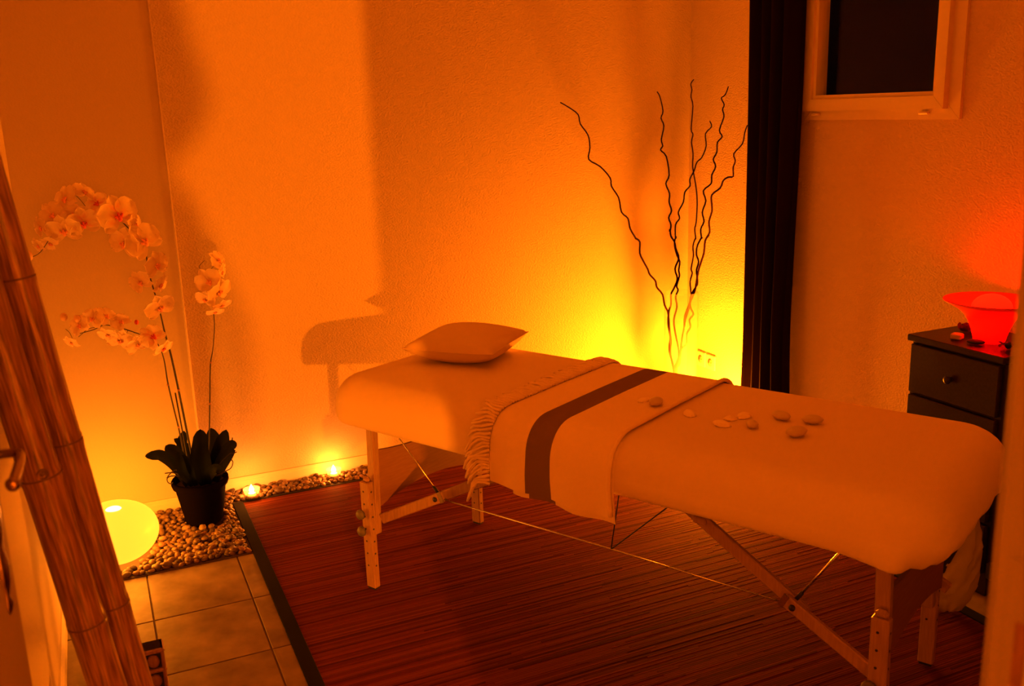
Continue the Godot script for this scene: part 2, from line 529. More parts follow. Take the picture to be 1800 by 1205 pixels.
func doorway() -> void:
	# right jamb with the latch plate, seen close to the camera
	var j := Node3D.new()
	j.name = "trim_1"
	add_child(j)
	j.set_meta("kind", "structure")
	j.set_meta("label", "pale painted door jamb with a latch plate at the edge of the doorway")
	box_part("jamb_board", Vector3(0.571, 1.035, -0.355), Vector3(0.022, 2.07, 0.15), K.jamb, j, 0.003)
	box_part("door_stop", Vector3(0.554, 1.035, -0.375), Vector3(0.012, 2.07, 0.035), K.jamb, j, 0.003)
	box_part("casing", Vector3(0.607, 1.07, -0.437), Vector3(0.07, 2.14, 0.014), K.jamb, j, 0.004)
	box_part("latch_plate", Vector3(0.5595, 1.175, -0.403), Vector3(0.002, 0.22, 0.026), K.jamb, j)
	for y in [1.215, 1.125]:
		box_part("latch_hole", Vector3(0.5583, y, -0.399), Vector3(0.0012, 0.05, 0.016), K.carved, j)
	# left jamb and head
	var l := Node3D.new()
	l.name = "trim_2"
	add_child(l)
	l.set_meta("kind", "structure")
	box_part("jamb_board", Vector3(X_LEFT + 0.011, 1.035, -0.355), Vector3(0.022, 2.07, 0.15), K.white_paint, l)
	box_part("head_board", Vector3(0.165, 2.06, -0.355), Vector3(0.76, 0.022, 0.15), K.white_paint, l)
	# the open door leaf
	var d := Node3D.new()
	d.name = "door_1"
	add_child(d)
	d.set_meta("kind", "structure")
	d.set_meta("label", "open panelled door with a brass lever handle, swung against the left wall")
	var hinge := Vector3(-0.205, 0, -0.45)
	var dir := (Vector3(-0.140, 0, -1.235) - hinge)
	var wdt := 0.80
	dir = dir.normalized()
	var bas := Basis(Vector3.UP.cross(dir) * -1.0, Vector3.UP, dir).orthonormalized()   # local z runs from the hinge to the free edge
	var side := Vector3(0, 1, 0).cross(-dir).normalized()
	if side.x < 0: side = -side
	d.transform = Transform3D(Basis(side, Vector3.UP, side.cross(Vector3.UP)), hinge)
	# local: +x into the room, local z is side x up
	var zs := 1.0 if (d.transform.basis.z).dot(dir) > 0 else -1.0
	box_part("leaf", Vector3(-0.02, 1.03, zs * wdt * 0.5), Vector3(0.04, 2.03, wdt), K.door_paint, d, 0.003)
	for y in [0.52, 1.55]:
		var hh: float = 0.62 if y < 1.0 else 0.78
		for e in [[Vector3(0.004, y - hh * 0.5, zs * wdt * 0.5), Vector3(0.012, 0.022, 0.52)], [Vector3(0.004, y + hh * 0.5, zs * wdt * 0.5), Vector3(0.012, 0.022, 0.52)], [Vector3(0.004, y, zs * (wdt * 0.5 - 0.26)), Vector3(0.012, hh, 0.022)], [Vector3(0.004, y, zs * (wdt * 0.5 + 0.26)), Vector3(0.012, hh, 0.022)]]:
			box_part("panel_moulding", e[0], e[1], K.door_paint, d, 0.005)
	var zh := zs * (wdt - 0.055)
	# ornate plate: a stack of turned swellings
	var st := new_st()
	var prof := []
	for q in [[0.0, 1.03], [0.006, 1.035], [0.012, 1.045], [0.006, 1.055], [0.014, 1.075], [0.017, 1.10], [0.010, 1.12], [0.014, 1.135], [0.018, 1.16], [0.018, 1.25], [0.014, 1.28], [0.008, 1.30], [0.012, 1.315], [0.0, 1.33]]:
		prof.append(Vector2(q[0], q[1]))
	lathe(st, prof, 14, Vector3(0.0, 0.0, zh), Basis.from_scale(Vector3(0.45, 1, 1)))
	var plate := part("handle_plate", st, K.dark_brass, d)
	st = new_st()
	tube(st, smooth_path(PackedVector3Array([Vector3(0.0, 1.232, zh), Vector3(0.028, 1.232, zh), Vector3(0.040, 1.232, zh - zs * 0.01), Vector3(0.043, 1.231, zh - zs * 0.05), Vector3(0.042, 1.226, zh - zs * 0.085)]), 5), 0.0055, 10)
	blob(st, Vector3(0.042, 1.225, zh - zs * 0.09), Vector3(0.008, 0.008, 0.008), 10, 7)
	part("lever", st, K.dark_brass, d)

func hall() -> void:
	# passage behind the camera: an unseen light out of view shines through the doorway
	wall_box("wall_hall_left", Vector3(-1.4, 0, Z_FRONT + 0.15), Vector3(-1.3, CEIL, 2.6), K.smooth_plaster)
	wall_box("wall_hall_right", Vector3(1.6, 0, Z_FRONT + 0.15), Vector3(1.7, CEIL, 2.6), K.smooth_plaster)
	wall_box("wall_hall_end", Vector3(-1.4, 0, 2.6), Vector3(1.7, CEIL, 2.7), K.smooth_plaster)
	wall_box("wall_hall_front", Vector3(-1.4, 0, Z_FRONT), Vector3(X_LEFT - 0.15, CEIL, Z_FRONT + 0.15), K.smooth_plaster)
	var t := thing("unseen_light_stand", "slim dark pedestal out of view under the unseen passage light", "stand", Vector3(0.20, 0, 1.70))
	var st := new_st()
	lathe(st, [Vector2(0.0, 0.0), Vector2(0.13, 0.0), Vector2(0.13, 0.015), Vector2(0.03, 0.03), Vector2(0.02, 0.06), Vector2(0.02, 0.72), Vector2(0.07, 0.74), Vector2(0.08, 0.755), Vector2(0.0, 0.755)], 20)
	part("column", st, K.dark_wood, t)
	var cd := thing("unseen_hall_light", "unseen candle-like light out of view behind the doorway, lighting the back wall", "candle", Vector3(0.20, 0.755, 1.70))  # unseen source, placed to send light through the doorway
	st = new_st()
	lathe(st, [Vector2(0.0, 0.0), Vector2(0.035, 0.0), Vector2(0.035, 0.155), Vector2(0.028, 0.155), Vector2(0.0, 0.145)], 20)
	part("wax", st, K.wax, cd)
	st = new_st()
	lathe(st, [Vector2(0.0, 0.165), Vector2(0.009, 0.178), Vector2(0.011, 0.192), Vector2(0.006, 0.212), Vector2(0.0, 0.232)], 12)
	part("flame", st, glow(mat(lin(1, 0.5, 0.1), 0.5), warm(), 1.2 * E_HALL), cd)
	omni(Vector3(0, 0.195, 0), warm(), E_HALL, 0.02, cd, "flame_light")
	# unseen coat-like form out of view, shaped to cast the shadow on the pier
	var rk := thing("added_stand", "added dark wooden stand out of view, holding the shadow-casting form", "coat stand", Vector3(-0.32, 0, 0.62))  # stand added only to hold up the shadow-casting form
	st = new_st()
	lathe(st, [Vector2(0.0, 0.0), Vector2(0.17, 0.0), Vector2(0.17, 0.02), Vector2(0.03, 0.04), Vector2(0.018, 0.08), Vector2(0.018, 1.70), Vector2(0.03, 1.72), Vector2(0.0, 1.75)], 20)
	part("pole", st, K.dark_wood, rk)
	st = new_st()
	tube(st, PackedVector3Array([Vector3(0, 1.60, 0), Vector3(0.15, 1.585, -0.10), Vector3(0.30, 1.56, -0.21), Vector3(0.33, 1.59, -0.23)]), 0.009, 8)
	part("arm", st, K.dark_wood, rk)
	var ct := thing("unseen_shadow_caster", "unseen dark coat-like form out of view, shading the pier", "coat", Vector3(0.0, 0, 0.40))
	var rows := []
	var edge := [[0.45, 0.270], [0.82, 0.283], [0.863, 0.287], [0.903, 0.285], [0.937, 0.275], [0.971, 0.263], [0.998, 0.256], [1.025, 0.244], [1.047, 0.229], [1.060, 0.231], [1.078, 0.254], [1.103, 0.269], [1.13, 0.270], [1.157, 0.262], [1.25, 0.245], [1.36, 0.20], [1.46, 0.10], [1.52, 0.04]]
	for e in edge:
		var row := PackedVector3Array()
		var xl: float = -0.26 if e[0] < 1.3 else -0.26 + 1.1 * (e[0] - 1.3)
		var hw: float = (e[1] - xl) * 0.5
		for k in 40:
			var a := -TAU * k / 40.0
			row.append(Vector3((e[1] + xl) * 0.5 + hw * cos(a), e[0], 0.05 * sin(a) * (1.0 + 0.15 * sin(a * 9.0))))
		rows.append(row)
	st = new_st()
	grid(st, rows, true)
	fan(st, rows[rows.size() - 1], Vector3(0.01, 1.53, 0), true)
	fan(st, rows[0], Vector3(0, 0.46, 0))
	part("caster_body", st, K.curtain, ct)

func floor_tiles() -> void:
	var st := new_st(true)
	bx(st, Vector3(0.7, -0.056, -0.8), Vector3(4.6, 0.1, 7.0))
	var f := struct("floor", st, K.grout)
	var px := 0.32
	var pz := 0.354
	var ts := new_st(true)
	bx(ts, Vector3.ZERO, Vector3(px - 0.006, 0.012, pz - 0.006), 0.0008)
	var meshes := []
	var base := ts
	base.generate_normals()
	for i in 4:
		var mesh := base.commit()
		mesh.surface_set_material(0, K.tiles[i])
		meshes.append(mesh)
	var cnt := 0
	for ix in range(-1, 9):
		for iz in range(0, 11):
			var x0 := 0.034 + ix * px
			var z0 := -3.082 - 3 * pz + iz * pz
			if x0 >= 0.42 and x0 + px < 2.3 and z0 + pz < -0.8:
				continue                     # wholly under the mat
			var xa: float = max(x0, X_LEFT); var xb: float = min(x0 + px, X_RIGHT)
			var za: float = max(z0, Z_BACK); var zb: float = min(z0 + pz, Z_FRONT)
			if xb - xa < 0.03 or zb - za < 0.03:
				continue
			var sc := Vector3((xb - xa) / px, 1, (zb - za) / pz)
			put("tile", meshes[(cnt * 7 + cnt / 3) % 4], f, Transform3D(Basis.from_scale(sc), Vector3((xa + xb) * 0.5, -0.006, (za + zb) * 0.5)))
			cnt += 1

const MAT_X0 := 0.412
const MAT_X1 := 2.41
const MAT_Z0 := -3.948
const MAT_Z1 := -0.75
func bamboo_mat() -> void:
	var t := thing("bamboo_mat", "large brown bamboo slat mat with a black cloth border on the tiles", "mat")
	box_part("backing", Vector3((MAT_X0 + MAT_X1) * 0.5, 0.0012, (MAT_Z0 + MAT_Z1) * 0.5), Vector3(MAT_X1 - MAT_X0 - 0.01, 0.002, MAT_Z1 - MAT_Z0 - 0.01), K.black_cloth, t)
	var st := new_st(true)
	var g := RandomNumberGenerator.new()
	g.seed = 9
	var pitch := 0.0078
	var z := MAT_Z0 + 0.004
	while z < MAT_Z1 - 0.004:
		var x := MAT_X0 + 0.012
		while x < MAT_X1 - 0.012:
			var ln: float = min(g.randf_range(0.35, 1.1), MAT_X1 - 0.012 - x)
			var v := pow(g.randf(), 1.2)
			var dark := 1.0 if g.randf() > 0.10 else 0.6
			st.set_color(Color(lerpf(0.085, 0.14, v) * dark, lerpf(0.018, 0.032, v) * dark, lerpf(0.006, 0.010, v) * dark))
			bx(st, Vector3(x + ln * 0.5, 0.0042 + g.randf_range(-0.0005, 0.0005), z + pitch * 0.5), Vector3(ln - 0.001, 0.004, pitch - 0.0011))
			x += ln
		z += pitch
	var sl := part("bamboo_slats", st, K.slat, t)
	sl.set_meta("kind", "stuff")
	var bw := 0.044
	for e in [[Vector3(MAT_X0 + bw * 0.5, 0.0055, (MAT_Z0 + MAT_Z1) * 0.5), Vector3(bw, 0.008, MAT_Z1 - MAT_Z0)], [Vector3(MAT_X1 - bw * 0.5, 0.0055, (MAT_Z0 + MAT_Z1) * 0.5), Vector3(bw, 0.008, MAT_Z1 - MAT_Z0)]]:
		box_part("side_border", e[0], e[1], K.black_cloth, t, 0.002)
	for zz in [MAT_Z0 + 0.008, MAT_Z1 - 0.008]:
		box_part("end_border", Vector3((MAT_X0 + MAT_X1) * 0.5, 0.0050, zz), Vector3(MAT_X1 - MAT_X0 - 2 * bw, 0.007, 0.016), K.black_cloth, t, 0.002)

# ------------------------------------------------------------------ massage table (local x across, z along)
const T_TURN := 0.47822
func table_xf() -> Transform3D:
	var b := Basis(Vector3.UP, T_TURN)
	return Transform3D(b, b.x * 2.32 + b.z * -1.43)
func table_local(w: Vector3) -> Vector3:
	return table_xf().affine_inverse() * w

func bar(st: SurfaceTool, a: Vector3, b: Vector3, w: float, h: float, bevel := 0.003) -> void:
	var d := (b - a).normalized()
	var s := d.cross(Vector3.UP)
	if s.length() < 0.05: s = Vector3.RIGHT
	s = s.normalized()
	var u := s.cross(d)
	bx(st, (a + b) * 0.5, Vector3(w, h, (b - a).length()), bevel, Basis(s, u, -d))

func massage_table() -> void:
	var xf := table_xf()
	var t := thing("massage_table", "folding wooden massage table with padded top and cable braces on the mat", "table", xf.origin, T_TURN)
	box_part("padded_top", Vector3(0, 0.687, 0), Vector3(0.66, 0.095, 1.88), K.pad, t, 0.045)
	for sz in [-1, 1]:
		for sx in [-1, 1]:
			var zl: float = (-0.841 if sz < 0 else 0.855) - (0.045 if sx > 0 else 0.0)
			var top: float = 0.393 if sz < 0 else 0.450
			var st := new_st(true)
			bar(st, Vector3(sx * 0.272, 0.635, zl - sz * 0.012), Vector3(sx * 0.277, 0.205, zl), 0.026, 0.034)
			var leg := part("leg", st, K.beech, t)
			# adjustable foot with a bevelled head, on the outer side of the leg
			st = new_st(true)
			bx(st, Vector3(sx * 0.305, top * 0.5 + 0.012, zl), Vector3(0.026, top - 0.006, 0.042), 0.003)
			bx(st, Vector3(sx * 0.303, top + 0.016, zl), Vector3(0.018, 0.022, 0.030), 0.008)
			part("leg_extension", st, K.beech, leg)
			box_part("rubber_foot", Vector3(sx * 0.305, 0.0125, zl), Vector3(0.022, 0.008, 0.036), K.black, leg, 0.002)
			for k in 7:
				var y: float = top - 0.025 - 0.045 * k
				for e in [[Vector3(sx * 0.305 - 0.0128, y, zl - 0.004), Vector3(-0.0008, 0, 0)], [Vector3(sx * 0.305, y, zl + 0.0208), Vector3(0, 0, 0.0008)]]:
					var hs := new_st()
					tube(hs, PackedVector3Array([e[0], e[0] + e[1]]), 0.0034, 8)
					part("peg_hole", hs, K.black, leg)
			for y in [0.287, 0.226]:
				var ks := new_st()
				var ax := Basis(Vector3(0, 1, 0), Vector3(sx, 0, 0), Vector3(0, 0, sx))
				lathe(ks, [Vector2(0.0, 0.0), Vector2(0.008, 0.0), Vector2(0.008, 0.006), Vector2(0.017, 0.008), Vector2(0.018, 0.014), Vector2(0.015, 0.020), Vector2(0.0, 0.022)], 16, Vector3(sx * 0.318, y, zl - 0.012), ax)
				part("knob", ks, K.knob, leg)
		# wooden end panel between the legs: sagging top edge, arched lower edge
		var ps := new_st(true)
		var n := 24
		var zp: float = sz * 0.848 - 0.008
		for i in n:
			var xa := lerpf(-0.262, 0.262, float(i) / n); var xb := lerpf(-0.262, 0.262, float(i + 1) / n)
			var ta := 0.466 + 0.43 * xa * xa; var tb := 0.466 + 0.43 * xb * xb
			var ba := 0.321 - 0.62 * xa * xa; var bb := 0.321 - 0.62 * xb * xb
			var zf := zp + 0.006; var zk := zp - 0.006
			quad(ps, Vector3(xa, ba, zf), Vector3(xb, bb, zf), Vector3(xb, tb, zf), Vector3(xa, ta, zf))
			quad(ps, Vector3(xb, bb, zk), Vector3(xa, ba, zk), Vector3(xa, ta, zk), Vector3(xb, tb, zk))
			quad(ps, Vector3(xa, ta, zf), Vector3(xb, tb, zf), Vector3(xb, tb, zk), Vector3(xa, ta, zk))
			quad(ps, Vector3(xa, ba, zk), Vector3(xb, bb, zk), Vector3(xb, bb, zf), Vector3(xa, ba, zf))
		part("end_panel", ps, K.panel_wood, t)
		# folding braces in two pieces, near and far side
		var p0: Vector3; var p1: Vector3; var p2: Vector3
		if sz < 0:
			p0 = Vector3(0, 0.262, -0.81); p1 = Vector3(0, 0.398, -0.548); p2 = Vector3(0, 0.618, -0.125)
		else:
			p0 = Vector3(0, 0.275, 0.862); p1 = Vector3(0, 0.400, 0.636); p2 = Vector3(0, 0.618, 0.275)
		for sx in [-1, 1]:
			var o := Vector3(sx * 0.272, 0, 0)
			var bs := new_st(true)
			bar(bs, p0 + o, p1 + o + (p1 - p0).normalized() * 0.03, 0.016, 0.034)
			var br := part("brace", bs, K.beech, t)
			bs = new_st(true)
			bar(bs, p1 + o + Vector3(-sx * 0.017, 0, 0) - (p2 - p1).normalized() * 0.03, p2 + o + Vector3(-sx * 0.017, 0, 0), 0.016, 0.034)
			part("brace", bs, K.beech, t)
			bs = new_st()
			tube(bs, PackedVector3Array([p1 + o + Vector3(-0.008, 0, 0), p1 + o + Vector3(-0.0125, 0, 0)]), 0.008, 12)
			part("bolt", bs, K.black, br)
			bs = new_st(true)
			bar(bs, p1 + o + Vector3(-0.0095, 0, 0) - (p1 - p0).normalized() * -0.018, p1 + o + Vector3(-0.0095, 0, 0) + (p1 - p0).normalized() * 0.034, 0.002, 0.036, 0.0)
			part("bracket", bs, K.steel, br)
			# suspension cable down to the brace
			bs = new_st()
			tube(bs, PackedVector3Array([Vector3(sx * 0.262, 0.625, sz * 0.775), p1 + Vector3(sx * 0.262, 0.012, 0)]), 0.0019 if sz < 0 else 0.0032, 6)
			part("cable", bs, K.steel, t)
			bs = new_st()
			var cd: Vector3 = (Vector3(sx * 0.262, 0.625, sz * 0.775) - (p1 + Vector3(sx * 0.262, 0.012, 0))).normalized()
			tube(bs, PackedVector3Array([p1 + Vector3(sx * 0.262, 0.012, 0), p1 + Vector3(sx * 0.262, 0.012, 0) + cd * 0.03]), 0.0055, 8)
			part("cable_end", bs, K.black, t)
		var cs := new_st(true)
		var pc := p1.lerp(p2, 0.72)
		bar(cs, pc + Vector3(-0.27, 0, 0), pc + Vector3(0.27, 0, 0), 0.036, 0.018)
		part("cross_rail", cs, K.beech, t)
	for sx in [-1, 1]:
		var ls := new_st()
		tube(ls, PackedVector3Array([Vector3(sx * 0.272, 0.402, -0.525), Vector3(sx * 0.272, 0.405, 0.11), Vector3(sx * 0.272, 0.402, 0.62)]), 0.0022, 6)
		part("long_cable", ls, K.steel, t)
		for zz in [[0.11, 0.145], [0.11, 0.34]]:
			ls = new_st()
			tube(ls, PackedVector3Array([Vector3(sx * 0.272, 0.405, zz[0]), Vector3(sx * 0.272, 0.625, zz[1])]), 0.0018, 6)
			part("hanger_cable", ls, K.black, t)

# outline of a rounded rectangle: n points, counter-clockwise seen from above reversed as needed
func rr(hx: float, hz: float, r: float, per: int) -> Array:
	var out := []
	var cs := [Vector2(hx - r, hz - r), Vector2(-hx + r, hz - r), Vector2(-hx + r, -hz + r), Vector2(hx - r, -hz + r)]
	for k in 4:
		for i in per:
			var a := PI / 2 * (k + float(i) / per)
			out.append([cs[k] + Vector2(cos(a), sin(a)) * r, Vector2(cos(a), sin(a))])
		# straight run to the next corner
		var e: Vector2 = cs[k] + Vector2(cos(PI / 2 * (k + 1)), sin(PI / 2 * (k + 1))) * r
		var f: Vector2 = cs[(k + 1) % 4] + Vector2(cos(PI / 2 * (k + 1)), sin(PI / 2 * (k + 1))) * r
		var nn: int = max(2, int((f - e).length() / 0.03))
		for i in nn:
			out.append([e.lerp(f, float(i) / nn), Vector2(cos(PI / 2 * (k + 1)), sin(PI / 2 * (k + 1)))])
	return out

const S_TOP := 0.757
const S_BOT := 0.612
const S_HX := 0.36
const S_HZ := 0.988
const S_R := 0.092
func sheet() -> void:
	var t := thing("fitted_sheet", "plain cream fitted sheet stretched over the massage table top", "sheet", table_xf().origin, T_TURN)
	var ol := rr(S_HX, S_HZ, 0.14, 16)
	var prof := []                       # outward offset, height
	for i in 9:
		var a := PI / 2 * (1.0 - i / 8.0)
		prof.append(Vector2(-S_R + S_R * cos(a), S_TOP - S_R + S_R * sin(a)))
	for i in 8:
		prof.append(Vector2(0.003 * sin(PI * (i + 1) / 8.0), lerpf(S_TOP - S_R, S_BOT + 0.012, (i + 1) / 8.0)))
	prof.append(Vector2(-0.004, S_BOT + 0.002)); prof.append(Vector2(-0.012, S_BOT)); prof.append(Vector2(-0.03, S_BOT + 0.004))
	var rows := []
	var g := FastNoiseLite.new()
	g.seed = 8
	g.frequency = 6.0
	for q in prof.size():
		var p: Vector2 = prof[q]
		var row := PackedVector3Array()
		var low := clampf((S_TOP - S_R - p.y) / (S_TOP - S_R - S_BOT), 0.0, 1.0)
		for o in ol:
			var pos: Vector2 = o[0]; var nr: Vector2 = o[1]
			var end := smoothstep(0.70, 0.97, pos.y)
			var corner := end * smoothstep(0.18, 0.34, abs(pos.x))
			var arc := atan2(pos.x, pos.y)
			var ruff := (0.009 * sin(pos.x * 75.0 + pos.y * 60.0) + 0.006 * sin(pos.x * 33.0 - pos.y * 51.0)) * low * low * end
			ruff += 0.010 * corner * low * sin(arc * 60.0)
			var far_end := smoothstep(0.93, 0.975, -pos.y)
			ruff += far_end * low * 0.004 * sin(pos.x * 60.0)
			var wob := 0.0016 * g.get_noise_3d(pos.x, p.y * 2.0, pos.y * 0.7) * low
			var drop := low * (0.012 * end + 0.008 * sin(pos.y * 9.0) * end)
			var out := pos + nr * (p.x + ruff + wob - 0.030 * smoothstep(0.90, 0.975, pos.y) * low * low)
			row.append(Vector3(out.x, p.y - drop, out.y))
		rows.append(row)
	var st := new_st()
	grid(st, rows, true)
	# flat top
	var inner := rows[0] as PackedVector3Array
	var r2 := PackedVector3Array()
	for p in inner: r2.append(Vector3(p.x * 0.4, S_TOP + 0.001, p.z * 0.85))
	grid(st, [r2, inner], true)
	fan(st, r2, Vector3(0, S_TOP + 0.001, 0))
	part("sheet_cloth", st, K.sheet, t)

# the line across the table that the throw follows: far side, over the top, down the near side
func throw_line(lift: float, y_end: float, n := 60) -> Array:
	var keys := [Vector2(S_HX + lift, 0.62), Vector2(S_HX + lift, S_TOP - S_R)]
	for i in 8:
		var a := PI / 2 * (i + 1) / 8.0
		keys.append(Vector2(S_HX - S_R + (S_R + lift) * cos(a), S_TOP - S_R + (S_R + lift) * sin(a)))
	keys.append(Vector2(0, S_TOP + lift + 0.002))
	for i in 9:
		var a := PI / 2 * (1.0 - i / 8.0)
		keys.append(Vector2(-(S_HX - S_R + (S_R + lift) * cos(a)), S_TOP - S_R + (S_R + lift) * sin(a)))
	keys.append(Vector2(-(S_HX + lift + 0.006), 0.62)); keys.append(Vector2(-(S_HX + lift + 0.006), y_end))
	# resample evenly
	var total := 0.0
	for i in keys.size() - 1: total += keys[i].distance_to(keys[i + 1])
	var out := []
	for k in n + 1:
		var s := total * k / n
		var i := 0
		while i < keys.size() - 2 and s > keys[i].distance_to(keys[i + 1]):
			s -= keys[i].distance_to(keys[i + 1]); i += 1
		out.append(keys[i].lerp(keys[i + 1], clampf(s / keys[i].distance_to(keys[i + 1]), 0, 1)))
	return out

func throw_blanket() -> void:
	var t := thing("throw_blanket", "cream woven throw with one dark stripe and a fringe laid across the table", "blanket", table_xf().origin, T_TURN)
	var cream := Color(0.85, 0.70, 0.55); var dark := Color(0.19, 0.125, 0.085)
	var z0 := -0.235; var z1 := 0.168; var s0 := -0.108; var s1 := -0.024
	var zs := []
	var z := z0
	while z < z1 - 0.001:
		zs.append(z); z += 0.0135
	zs.append(z1)
	for e in [s0 - 0.0005, s0 + 0.0005, s1 - 0.0005, s1 + 0.0005]: zs.append(e)
	zs.sort()
	var make := func(line: Array, shift: float, lo: int, zz: Array) -> SurfaceTool:
		var rows := []; var cols := []
		for i in range(lo, line.size()):
			var row := PackedVector3Array(); var col := PackedColorArray()
			var q: Vector2 = line[i]
			for v in zz:
				var hang := clampf((0.66 - q.y) / 0.11, 0.0, 1.0) if q.x < 0 else 0.0
				var skew: float = hang * 0.045 * (v - z0) / (z1 - z0)
				row.append(Vector3(q.x - 0.004 * hang * sin(v * 40.0), q.y - hang * (0.016 * (v - z0) / (z1 - z0) + 0.004 * sin(v * 30.0)), v + shift + skew * 0.2))
				col.append(dark if v > s0 and v < s1 else cream)
			rows.append(row); cols.append(col)
		var st := new_st()
		grid(st, rows, false, cols)
		return st
	part("cloth", make.call(throw_line(0.007, 0.562), 0.0, 0, zs), K.throw, t)
	var zu := []
	for v in zs:
		if v > -0.175: zu.append(v)
	part("lower_fold", make.call(throw_line(0.002, 0.548), 0.010, 47, zu), K.throw, t)
	# rolled hem along the plain edge
	var hp := PackedVector3Array()
	var line := throw_line(0.010, 0.556)
	for q in line: hp.append(Vector3(q.x, q.y + 0.001, z1 + 0.008 * clampf((0.66 - q.y) / 0.11, 0, 1) * (1.0 if q.x < 0 else 0.0)))
	var st := new_st()
	tube(st, hp, 0.0065, 7)
	part("hem", st, K.fringe, t)
	# fringe: one tassel after the other, lying on the top and hanging down the side
	var g := RandomNumberGenerator.new()
	g.seed = 31
	var fl := throw_line(0.010, 0.56, 96)
	for i in range(4, 97):
		var q: Vector2 = fl[i]
		var tq: Vector2 = (fl[min(i + 1, 96)] - fl[max(i - 1, 0)]).normalized()    # along the line, towards the hanging end
		var nq := Vector2(tq.y, -tq.x)
		var side := clampf((S_TOP - 0.01 - q.y) / 0.05, 0.0, 1.0) if q.x < 0 else 0.0
		var ln := g.randf_range(0.060, 0.088) + 0.035 * side
		var droop := side * g.randf_range(0.5, 0.95) + g.randf_range(-0.35, 0.35) * (1.0 - side)
		var pts := PackedVector3Array()
		for k in 6:
			var s := k / 5.0
			var al := droop * ln * s * s * 0.85 + 0.004 * sin(s * 7.0 + i)
			var zz2: float = z0 - ln * s * (1.0 - 0.35 * abs(droop) * s)
			var lf := 0.002 + 0.006 * sin(PI * s) * g.randf_range(0.6, 1.2)
			if i == 96 or q.y < 0.6: lf = 0.002
			var p2 := q + tq * al - nq * -lf
			var outw := q + tq * al
			var nn := Vector2(-tq.y, tq.x)
			# outward normal of the line
			if nn.dot(q - Vector2(q.x * 0.5, 0.5)) < 0: nn = -nn
			outw += nn * lf
			pts.append(Vector3(outw.x, outw.y, zz2))
		st = new_st()
		tube(st, pts, [0.0046, 0.0052, 0.0048, 0.0050, 0.0056, 0.0030], 5)
		part("tassel", st, K.fringe, t)

func pillow() -> void:
	var xf := table_xf()
	var c := xf * Vector3(2.425 - 2.32, 0, -2.155 + 1.43)
	var t := thing("pillow", "small plain beige pillow lying at the head end of the table", "pillow", Vector3(c.x, S_TOP + 0.004, c.z), T_TURN + deg_to_rad(-28.3 + 45.0))
	var a := 0.168
	var n := 26
	for sgn in [1, -1]:
		var rows := []
		for i in n + 1:
			var row := PackedVector3Array()
			var u := -1.0 + 2.0 * i / n
			for j in n + 1:
				var v := -1.0 + 2.0 * j / n
				var uu := signf(u) * pow(abs(u), 0.8); var vv := signf(v) * pow(abs(v), 0.8)
				var x := uu * a * (1.0 - 0.10 * (1.0 - vv * vv)); var z := vv * a * (1.0 - 0.10 * (1.0 - uu * uu))
				var th := pow(max(0.0, (1.0 - uu * uu) * (1.0 - vv * vv)), 0.42)
				var corner: float = abs(uu * vv)
				var y: float = 0.050 + 0.008 * corner * corner + (0.062 * th if sgn > 0 else -0.051 * min(1.0, th * 1.25))
				row.append(Vector3(x, y, z))
			rows.append(row)
		if sgn < 0:
			for i in rows.size():
				var r: PackedVector3Array = rows[i]
				r.reverse()
				rows[i] = r
		# rows run along x, points along z: x cross z points down, so reverse
		for i in rows.size():
			var r: PackedVector3Array = rows[i]
			r.reverse()
			rows[i] = r
		var st := new_st()
		grid(st, rows)
		part("cover_top" if sgn > 0 else "cover_underside", st, K.pillow, t)
	var loop := PackedVector3Array()
	for k in 4 * 12 + 1:
		var e := (k / 12) % 4; var f := -1.0 + 2.0 * (k % 12) / 12.0
		var uv: Vector2 = [Vector2(f, -1), Vector2(1, f), Vector2(-f, 1), Vector2(-1, -f)][e]
		var cr: float = abs(uv.x * uv.y)
		loop.append(Vector3(uv.x * a * (1.0 - 0.10 * (1.0 - uv.y * uv.y)), 0.050 + 0.008 * cr * cr, uv.y * a * (1.0 - 0.10 * (1.0 - uv.x * uv.x))))
	var st2 := new_st()
	tube(st2, loop, 0.0022, 5, false)
	part("seam", st2, K.pillow, t)

